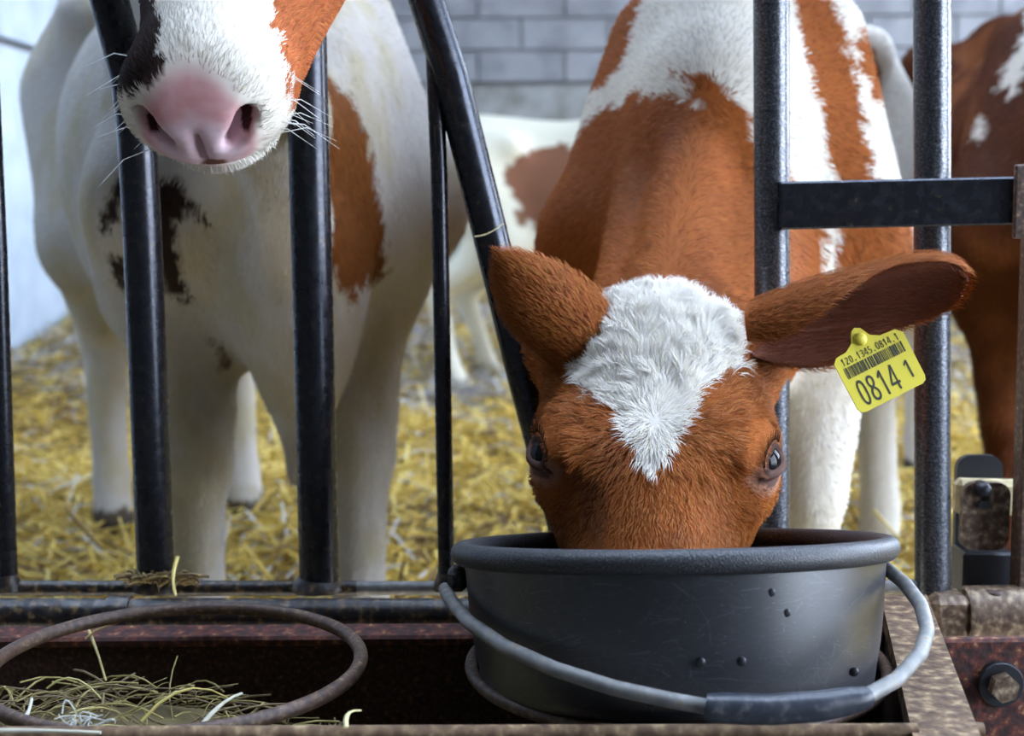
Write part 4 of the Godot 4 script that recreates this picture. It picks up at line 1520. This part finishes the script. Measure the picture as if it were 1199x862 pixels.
# ---------------------------------------------------------------- the white calf that looks out between the bars
func watching_calf() -> void:
	var t := Transform3D(Basis(Vector3.UP, deg_to_rad(20.0)).scaled(Vector3.ONE * 1.17), Vector3(-0.375, FLOOR_Y - 0.004, -2.27))
	var fwd := t.basis.z
	var o := thing("calf", "white calf with brown patches and a pink nose looking out between the bars", "calf", t.origin)
	var tip := deep(236, 158, 1.275)
	var ml := .232
	var hs0 := 0.93
	var up := Vector3(.02, sin(deg_to_rad(53.0)), -cos(deg_to_rad(53.0))).normalized()
	var h := face_frame(tip + up * .27, tip + up * .45, -0.30)
	h.basis = h.basis.scaled(Vector3.ONE * hs0)
	h.origin = tip - h.basis * Vector3(0, -ml - .046, -.062)
	var f := Field.new()
	trunk(f, t, {"fx": .105}, 0.82, 0.72)
	f.xf = t
	f.ell(Vector3(0, .72, -.44), Vector3(.215, .24, .42), 0.05)
	f.xf = Transform3D()
	var poll := h * Vector3(0, .10, -.11)
	f.cap(t * Vector3(0, .87, .05), poll + Vector3(-.03, 0, 0), .085, .050, 0.05)
	f.cap(t * Vector3(0, .66, .16), h * Vector3(-.045, .0, -.14), .105, .046, 0.06)
	f.cap(t * Vector3(.0, .54, .24), h * Vector3(0, -.02, -.19), .055, .030, 0.06)     # dewlap
	f.cap(t * Vector3(.0, .50, .24), t * Vector3(0, .30, .20), .055, .020, 0.06)
	var patches := [
		patch([[345, 40], [380, 112], [406, 134], [426, 175], [443, 252], [447, 300], [440, 322], [420, 314], [406, 336], [397, 318], [390, 296], [378, 250], [345, 180]], 2.35, 1.9, 3.2, Color(.17, .058, .013)),
		patch([[118, 268], [124, 235], [136, 208], [146, 212], [142, 245], [124, 272]], 2.1, 1.8, 2.6, DARK),
		patch([[180, 222], [210, 214], [217, 250], [202, 290], [216, 330], [228, 347], [205, 347], [184, 330], [182, 280]], 2.1, 1.7, 2.6, DARK),
		patch([[218, 235], [236, 230], [248, 256], [228, 260]], 2.05, 1.6, 2.6, DARK),
		patch([[130, 302], [146, 294], [148, 338], [134, 332]], 2.1, 1.8, 2.6, DARK),
		patch([[252, 402], [262, 396], [271, 418], [267, 436], [257, 424]], 2.05, 1.6, 2.6, Color(.16, .12, .09)),
	]
	var inv := t.affine_inverse()
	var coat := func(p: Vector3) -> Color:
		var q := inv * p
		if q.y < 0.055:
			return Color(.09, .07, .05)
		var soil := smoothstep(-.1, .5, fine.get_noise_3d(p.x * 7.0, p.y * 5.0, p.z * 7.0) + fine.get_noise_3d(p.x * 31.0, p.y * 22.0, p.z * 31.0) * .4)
		return painted(p, Color(.50, .465, .42).lerp(Color(.44, .38, .24), soil * .7), patches)  # body white dulled to stand in for shade; the yellowish soiling is real
	var mb := MB.new()
	var bb := bounds(f)
	var net := f.mesh(0.015, bb[0], bb[1])
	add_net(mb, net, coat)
	var hf := Field.new()
	skull(hf, h, ml, true, true)
	hf.xf = h
	hf.cap(Vector3(-.01, .05, -.12), Vector3(-.03, .09, -.20), .062, .050, 0.05)
	hf.xf = Transform3D()
	var hb := bounds(hf)
	var hnet := hf.mesh(0.0045, hb[0], hb[1])
	var hinv := h.affine_inverse()
	var hp := [
		patch([[150, -260], [168, -60], [178, 0], [186, 40], [182, 66], [160, 88], [120, 96], [70, 60], [60, -260]], 1.45, 1.2, 2.0, DARK),
		patch([[312, -260], [320, -30], [323, 10], [320, 36], [334, 66], [341, 110], [352, 120], [420, 60], [420, -260]], 1.45, 1.2, 2.0, Color(.36, .10, .03)),
		patch([[322, 190], [338, 180], [352, 205], [345, 240], [330, 238]], 1.5, 1.3, 2.0, Color(.36, .10, .03)),
	]
	var er := eye_frame(1.0).origin
	var el := eye_frame(-1.0).origin
	var pad_share := func(q: Vector3) -> float:
		var e := pow(q.x / .054, 2.0) + pow((q.z + .052) / .058, 2.0)
		return smoothstep(1.20, 0.70, e) * smoothstep(-ml + .004, -ml - .020, q.y)
	var head_coat := func(p: Vector3) -> Color:
		var q := hinv * p
		if minf(q.distance_to(er), q.distance_to(el)) < 0.027:
			return Color(.08, .05, .045)
		for s in [-1.0, 1.0]:
			if Vector3((q.x - s * .038) / .9, (q.y + ml + .036) * .6, q.z + .046).length() < .012:
				return Color(.07, .026, .026)
		var c := painted(p, WHITE, hp)
		var share: float = pad_share.call(q)
		if share > 0.0:
			var m := fine.get_noise_3d(q.x * 60.0, q.y * 60.0, q.z * 60.0)
			var pink := Color(.60, .31, .31).lerp(Color(.74, .53, .57), smoothstep(1.0, .35, pow(q.x / .05, 2.0) + pow((q.z + .064) / .046, 2.0)) + m * .4)
			if Vector2(q.x - .008, (q.z + .090) * 1.3).length() < .011 + m * .006:
				pink = Color(.22, .10, .08)
			c = c.lerp(pink, share)
		return c
	add_net(mb, hnet, head_coat)
	for s in [-1.0, 1.0]:
		var base: Vector3 = h * Vector3(s * .085, .115, -.10)
		var ax: Vector3 = h.basis * Vector3(s * .95, .05, -.25)
		var e := ear_nets(base, ax, h.basis * Vector3(0, -.6, .75), .19, .09, 0.02)
		var ec := Color(.36, .10, .03) if s > 0 else DARK
		add_net(mb, e[0], func(_p: Vector3) -> Color: return ec)
		add_net(mb, e[1], func(_p: Vector3) -> Color: return Color(.4, .22, .18))
	part("body", mb, M.skin, o)
	eye_parts(o, h)
	var fur := MB.new()
	var style := func(p: Vector3, n: Vector3, r: RandomNumberGenerator) -> Array:
		if not facing(p, n):
			return []
		var q := inv * p
		if q.y < 0.07 or q.z < -.9:
			return []
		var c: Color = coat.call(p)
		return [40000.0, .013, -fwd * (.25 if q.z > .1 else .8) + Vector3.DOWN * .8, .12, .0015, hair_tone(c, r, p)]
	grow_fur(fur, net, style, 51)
	part("coat", fur, M.fur, o).set_meta("kind", "stuff")
	var hfur := MB.new()
	var hs := func(p: Vector3, n: Vector3, r: RandomNumberGenerator) -> Array:
		if not facing(p, n):
			return []
		var q := hinv * p
		var share: float = pad_share.call(q)
		if r.randf() < share * 1.6 or minf(q.distance_to(er), q.distance_to(el)) < 0.0275 or q.z < -.22:
			return []
		for s in [-1.0, 1.0]:
			if Vector3(q.x - s * .038, (q.y + ml + .036) * .6, q.z + .046).length() < .015:
				return []
		var c: Color = head_coat.call(p)
		var flow := h.basis * Vector3(q.x * 4.0, 0.9, -.2)
		if q.y < -ml + .06:
			flow = h.basis * Vector3(q.x * 14.0, .35, (q.z + .07) * 12.0)
		var chin: bool = q.z < -.10
		return [170000.0, .011 if chin else .009, flow + (Vector3.DOWN * .8 if chin else Vector3.ZERO), .18, .0009, hair_tone(c, r, p)]
	grow_fur(hfur, hnet, hs, 52)
	part("head_hair", hfur, M.fur, o).set_meta("kind", "stuff")
	var wk := MB.new()
	for s in [-1.0, 1.0]:
		for i in 16:
			var q := Vector3(s * rng.randf_range(.045, .066), -ml + rng.randf_range(-.03, .03), rng.randf_range(-.11, -.03))
			var p: Vector3 = h * q
			var out: Vector3 = (h.basis * Vector3(s * .9, rng.randf_range(-.3, .3), rng.randf_range(-.5, .35))).normalized()
			var l := rng.randf_range(.03, .06)
			wk.tube(PackedVector3Array([p, p + out * l * .5, p + out * l + Vector3.DOWN * l * .3]), PackedFloat32Array([.0005, .0004, .0001]), 4, Color(.85, .83, .8))
	part("whiskers", wk, M.fur, o).set_meta("kind", "stuff")

# ---------------------------------------------------------------- the dark calf at the side and the small one by the wall
func side_calf() -> void:
	var t := Transform3D(Basis(Vector3.UP, deg_to_rad(-8.0)).scaled(Vector3.ONE * 1.10), Vector3(1.055, FLOOR_Y - 0.004, -2.72))
	var o := thing("calf", "dark red-brown calf with a few white flecks behind the cross bar", "calf", t.origin)
	var f := Field.new()
	trunk(f, t, {}, 0.98)
	var h := Transform3D(Basis(Vector3.UP, deg_to_rad(30.0)) * Basis(Vector3.RIGHT, deg_to_rad(-25.0)), t * Vector3(.16, 1.20, .50))
	f.cap(t * Vector3(0, .87, .05), h * Vector3(0, .10, -.11), .09, .065, 0.06)
	f.cap(t * Vector3(0, .68, .16), h * Vector3(0, .0, -.16), .125, .07, 0.08)
	skull(f, h, .20, false)
	var brown := Color(.085, .026, .011)
	var patches := [
		patch([[1165, 105], [1185, 70], [1199, 40], [1212, -10], [1226, -10], [1215, 60], [1190, 112], [1180, 128], [1184, 98], [1172, 110]], 2.4, 1.9, 3.2, WHITE),
		patch([[1140, 162], [1149, 126], [1158, 138], [1152, 166]], 2.4, 1.9, 3.2, WHITE),
		patch([[1040, 215], [1055, 160], [1066, 132], [1076, 140], [1062, 205]], 3.1, 2.3, 3.8, WHITE),
	]
	var inv := t.affine_inverse()
	var coat := func(p: Vector3) -> Color:
		var q := inv * p
		if q.y < .055:
			return Color(.07, .055, .04)
		if q.y < .40 and q.z < -.5:
			return Color(.55, .50, .44)
		var c := painted(p, brown, patches)
		if c == brown:
			c = brown.lerp(Color(.17, .056, .020), smoothstep(.0, .4, fine.get_noise_3d(p.x * 5.0, p.y * 5.0, p.z * 5.0)))
		return c
	var mb := MB.new()
	var bb := bounds(f)
	var net := f.mesh(0.016, bb[0], bb[1])
	add_net(mb, net, coat)
	for s in [-1.0, 1.0]:
		var e := ear_nets(h * Vector3(s * .085, .115, -.10), h.basis * Vector3(s * .95, .05, -.25), h.basis * Vector3(0, -.6, .75), .19, .09, 0.02)
		for k in 2:
			add_net(mb, e[k], func(_p: Vector3) -> Color: return brown)
	part("body", mb, M.skin, o)
	var fur := MB.new()
	var style := func(p: Vector3, n: Vector3, r: RandomNumberGenerator) -> Array:
		if not facing(p, n):
			return []
		var q := inv * p
		if q.y < 0.07 or q.z < -.9 or q.y > 1.1:
			return []
		return [22000.0, .015, -t.basis.z * .6 + Vector3.DOWN * .8, .12, .0022, hair_tone(coat.call(p), r, p)]
	grow_fur(fur, net, style, 61)
	part("coat", fur, M.fur, o).set_meta("kind", "stuff")

func far_calf() -> void:
	var z := -5.0
	var x := on_z(522, 300, z).x
	# stands across the pen, rump at this end
	var y := floor_height(x, z)
	var t := Transform3D(Basis(Vector3.UP, deg_to_rad(90.0)).scaled(Vector3.ONE * 0.90), Vector3(x + .86, y - 0.006, z))
	var o := thing("calf", "cream-white calf with brown blotches standing before the back wall", "calf", t.origin)
	var f := Field.new()
	var tt := Transform3D(Basis(Vector3.UP, deg_to_rad(84.0)).scaled(Vector3.ONE * 0.88), t.origin)
	trunk(f, tt, {"hind_l": Vector3(0, 0, .10)}, 0.9)
	var h := Transform3D(tt.basis * Basis(Vector3.RIGHT, deg_to_rad(-30.0)), tt * Vector3(0, .98, .55))
	f.cap(tt * Vector3(0, .87, .05), h * Vector3(0, .10, -.11), .09, .065, 0.06)
	f.cap(tt * Vector3(0, .68, .16), h * Vector3(0, .0, -.16), .125, .07, 0.08)
	skull(f, h, .20, false)
	var cream := Color(.72, .68, .54)
	var patches := [
		patch([[588, 205], [606, 186], [622, 176], [660, 170], [700, 190], [700, 300], [645, 290], [625, 262], [606, 232]], 5.0, 4.3, 5.8, Color(.20, .09, .05)),
		patch([[602, 248], [612, 242], [616, 262], [606, 268]], 5.0, 4.3, 5.8, Color(.22, .11, .06)),
		patch([[528, 228], [538, 224], [540, 238], [530, 242]], 5.0, 4.3, 5.8, Color(.30, .18, .1)),
	]
	var coat := func(p: Vector3) -> Color:
		return painted(p, cream, patches)
	var mb := MB.new()
	var bb := bounds(f)
	var net := f.mesh(0.018, bb[0], bb[1])
	add_net(mb, net, coat)
	for s in [-1.0, 1.0]:
		var e := ear_nets(h * Vector3(s * .085, .115, -.10), h.basis * Vector3(s * .95, .05, -.25), h.basis * Vector3(0, -.6, .75), .18, .09, 0.02)
		for k in 2:
			add_net(mb, e[k], func(_p: Vector3) -> Color: return cream)
	part("body", mb, M.skin, o)

# ------------------------------------------------------------------ hay in the trough, straws on the rails
func stem(mb: MB, pts: PackedVector3Array, r: float, col: Color) -> void:
	mb.tube(pts, PackedFloat32Array([r, r, r * .9, r * .7]), 5, col, false, 0.55)
func bent(a: Vector3, b: Vector3, sag: Vector3) -> PackedVector3Array:
	var out := PackedVector3Array()
	for i in 6:
		var t := i / 5.0
		out.append(a.lerp(b, t) + sag * (4.0 * t * (1.0 - t)))
	return out
func build_details() -> void:
	var r := RandomNumberGenerator.new()
	r.seed = 99
	var hay := MB.new()
	# matted heap, then loose stems lying on it
	var heap := func(x: float, z: float) -> float:
		var k := smoothstep(-.10, -.34, x) * smoothstep(-1.50, -1.40, z) * smoothstep(-1.15, -1.20, z)
		return .086 + k * (.070 + .020 * noise.get_noise_2d(x * 260.0, z * 260.0))
	var nx := 60
	var nz := 26
	for k in nz + 1:
		for i in nx + 1:
			var x := lerpf(-.80, -.06, float(i) / nx)
			var z := lerpf(-1.51, -1.13, float(k) / nz)
			hay.vert(Vector3(x, heap.call(x, z), z), Vector3.UP, Color(.16, .12, .05))
	for k in nz:
		for i in nx:
			var a0 := k * (nx + 1) + i
			hay.quad(a0, a0 + 1, a0 + nx + 2, a0 + nx + 1)
	for i in 900:
		var x := -.80 + .74 * pow(r.randf(), 1.2)
		var z := r.randf_range(-1.47, -1.19)
		var y: float = heap.call(x, z) + r.randf() * .022
		var a := r.randf() * TAU
		var l := r.randf_range(.03, .11)
		var d := Vector3(cos(a), r.randfn(0, .22), sin(a) * .6).normalized() * l
		var c := Color(.22, .17, .05).lerp(Color(.46, .38, .13), r.randf())
		if r.randf() < .5:
			c = Color(.16, .11, .05).lerp(Color(.26, .19, .09), r.randf())
		var p := Vector3(x, y, z)
		var e0 := p - d * .5
		var e1 := p + d * .5
		e0 = Vector3(e0.x, maxf(e0.y, .09), clampf(e0.z, -1.505, -1.14))
		e1 = Vector3(e1.x, maxf(e1.y, .09), clampf(e1.z, -1.505, -1.14))
		stem(hay, bent(e0, e1, Vector3(r.randfn(0, .006), r.randf() * .014, r.randfn(0, .006))), r.randf_range(.0008, .0020), c)
	tag(put("hay", hay, M.straw), "heap of dull green and brown hay in the trough", "hay", "", "stuff")
	# single stems that stand out: [from, to, sag up, radius, colour]
	var pale := Color(.52, .49, .36)
	var gold := Color(.48, .38, .10)
	var stems := [
		[on_z(237, 848, -1.20), on_z(283, 812, -1.24), Vector3(0, .004, 0), .0028, pale, "broad pale straw leaf leaning over the front rail under the rusty ring"],
		[on_z(165, 845, -1.22), on_z(268, 818, -1.26), Vector3(0, .018, 0), .0022, gold, "bent golden straw arching up beside the rusty ring"],
		[on_z(-20, 856, -1.112), on_z(118, 858, -1.112), Vector3(0, .001, 0), .0030, Color(.50, .48, .38), "long pale straw lying along the front rail"],
		[on_z(23, 850, -1.20), on_z(37, 818, -1.24), Vector3(.002, 0, 0), .0022, Color(.55, .54, .46), "short upright grey straw at the trough's front"],
		[on_z(208, 652, -1.60), on_z(206, 698, -1.545), Vector3(-.003, 0, .004), .0026, Color(.78, .62, .20), "short golden straw hanging over the gate's bottom rail"],
		[on_z(100, 748, -1.47), on_z(138, 730, -1.47), Vector3(0, .003, 0), .0020, Color(.56, .40, .16), "golden straw caught on the back of the rusty ring"],
		[on_z(104, 738, -1.478), on_z(124, 797, -1.43), Vector3(0, .003, 0), .0018, Color(.60, .50, .20), "thin straw hanging inside the rusty ring"],
		[on_z(55, 806, -1.30), on_z(118, 818, -1.30), Vector3(0, .014, 0), .0018, Color(.52, .48, .18), "curved straw arched over the hay"],
		[on_z(405, 852, -1.112), on_z(422, 832, -1.150), Vector3(-.004, .004, 0), .0022, Color(.58, .52, .26), "twisted dry leaf hooked over the front rail"],
		[on_z(556, 277, GATE + .030), on_z(589, 262, GATE + .030), Vector3(0, -.003, .002), .0016, Color(.75, .66, .36), "wisp of straw stuck to the slanting bar"],
	]
	for s in stems:
		var mb := MB.new()
		stem(mb, bent(s[0], s[1], s[2]), s[3], s[4])
		tag(put("straw_stem", mb, M.straw), s[5], "straw")
	# frayed twine over the rail
	var tw := MB.new()
	for i in 22:
		var a := on_z(r.randf_range(82, 112), r.randf_range(838, 858), -1.13 + r.randf() * -.02)
		var b := a + Vector3(r.randfn(0, .010), r.randfn(0, .006), r.randfn(0, .006))
		tw.tube(bent(a, b, Vector3(r.randfn(0, .005), r.randfn(0, .005), 0)), PackedFloat32Array([.0005]), 5, Color(.5, .5, .46))
	tag(put("twine_tangle", tw, M.straw), "frayed tangle of whitish twine on the front rail", "twine")
	# matted straw and dung caught where the bar meets the rail
	var cl := MB.new()
	for i in 160:
		var a := on_z(r.randf_range(150, 232), r.randf_range(672, 684), GATE + r.randf_range(.004, .03))
		var b := a + Vector3(r.randfn(0, .012), r.randfn(0, .003), r.randfn(0, .006))
		b.y = minf(b.y, a.y + .004)
		cl.tube(bent(a, b, Vector3(0, r.randf() * .003, 0)), PackedFloat32Array([r.randf_range(.0006, .0018)]), 4, Color(.10, .06, .02).lerp(Color(.42, .30, .09), r.randf() * r.randf()))
	tag(put("straw_clump", cl, M.straw), "matted brown straw caught at the foot of a gate bar", "straw", "", "stuff")

func set_camera_and_light() -> void:
	cam_basis = Basis(Vector3.RIGHT, deg_to_rad(-6.55)) * Basis(Vector3.BACK, deg_to_rad(-0.4))
	var cam := Camera3D.new()
	cam.name = "camera"
	add_child(cam)
	cam.transform = Transform3D(cam_basis, cam_at)
	var ca := CameraAttributesPhysical.new()
	ca.frustum_focal_length = 12.0 * F / 431.0
	ca.frustum_focus_distance = 1.36
	ca.exposure_aperture = 5.0
	cam.attributes = ca
	cam.fov = rad_to_deg(2.0 * atan(431.0 / F))
	cam.current = true
	var env := Environment.new()
	env.background_mode = Environment.BG_SKY
	var sky := Sky.new()
	var sm := ProceduralSkyMaterial.new()
	sm.sky_top_color = Color(0.80, 0.88, 1.0)
	sm.sky_horizon_color = Color(0.93, 0.96, 1.0)
	sm.ground_horizon_color = Color(0.55, 0.54, 0.52)
	sm.ground_bottom_color = Color(0.45, 0.44, 0.42)
	sm.sky_energy_multiplier = 1.0
	sky.sky_material = sm
	env.sky = sky
	env.tonemap_mode = Environment.TONE_MAPPER_LINEAR
	env.tonemap_exposure = 20.5
	env.sdfgi_enabled = true
	env.ssao_enabled = true
	env.ssil_enabled = true
	var we := WorldEnvironment.new()
	we.name = "world_environment"
	we.environment = env
	add_child(we)

func _ready() -> void:
	rng.seed = 11
	noise.seed = 4
	noise.frequency = 0.02
	noise.fractal_octaves = 3
	fine.seed = 9
	fine.frequency = 1.0
	fine.fractal_octaves = 2
	set_camera_and_light()
	make_materials()
	build_barn()
	build_gate()
	build_trough()
	build_bucket()
	build_calves()
	build_straw()
	build_details()
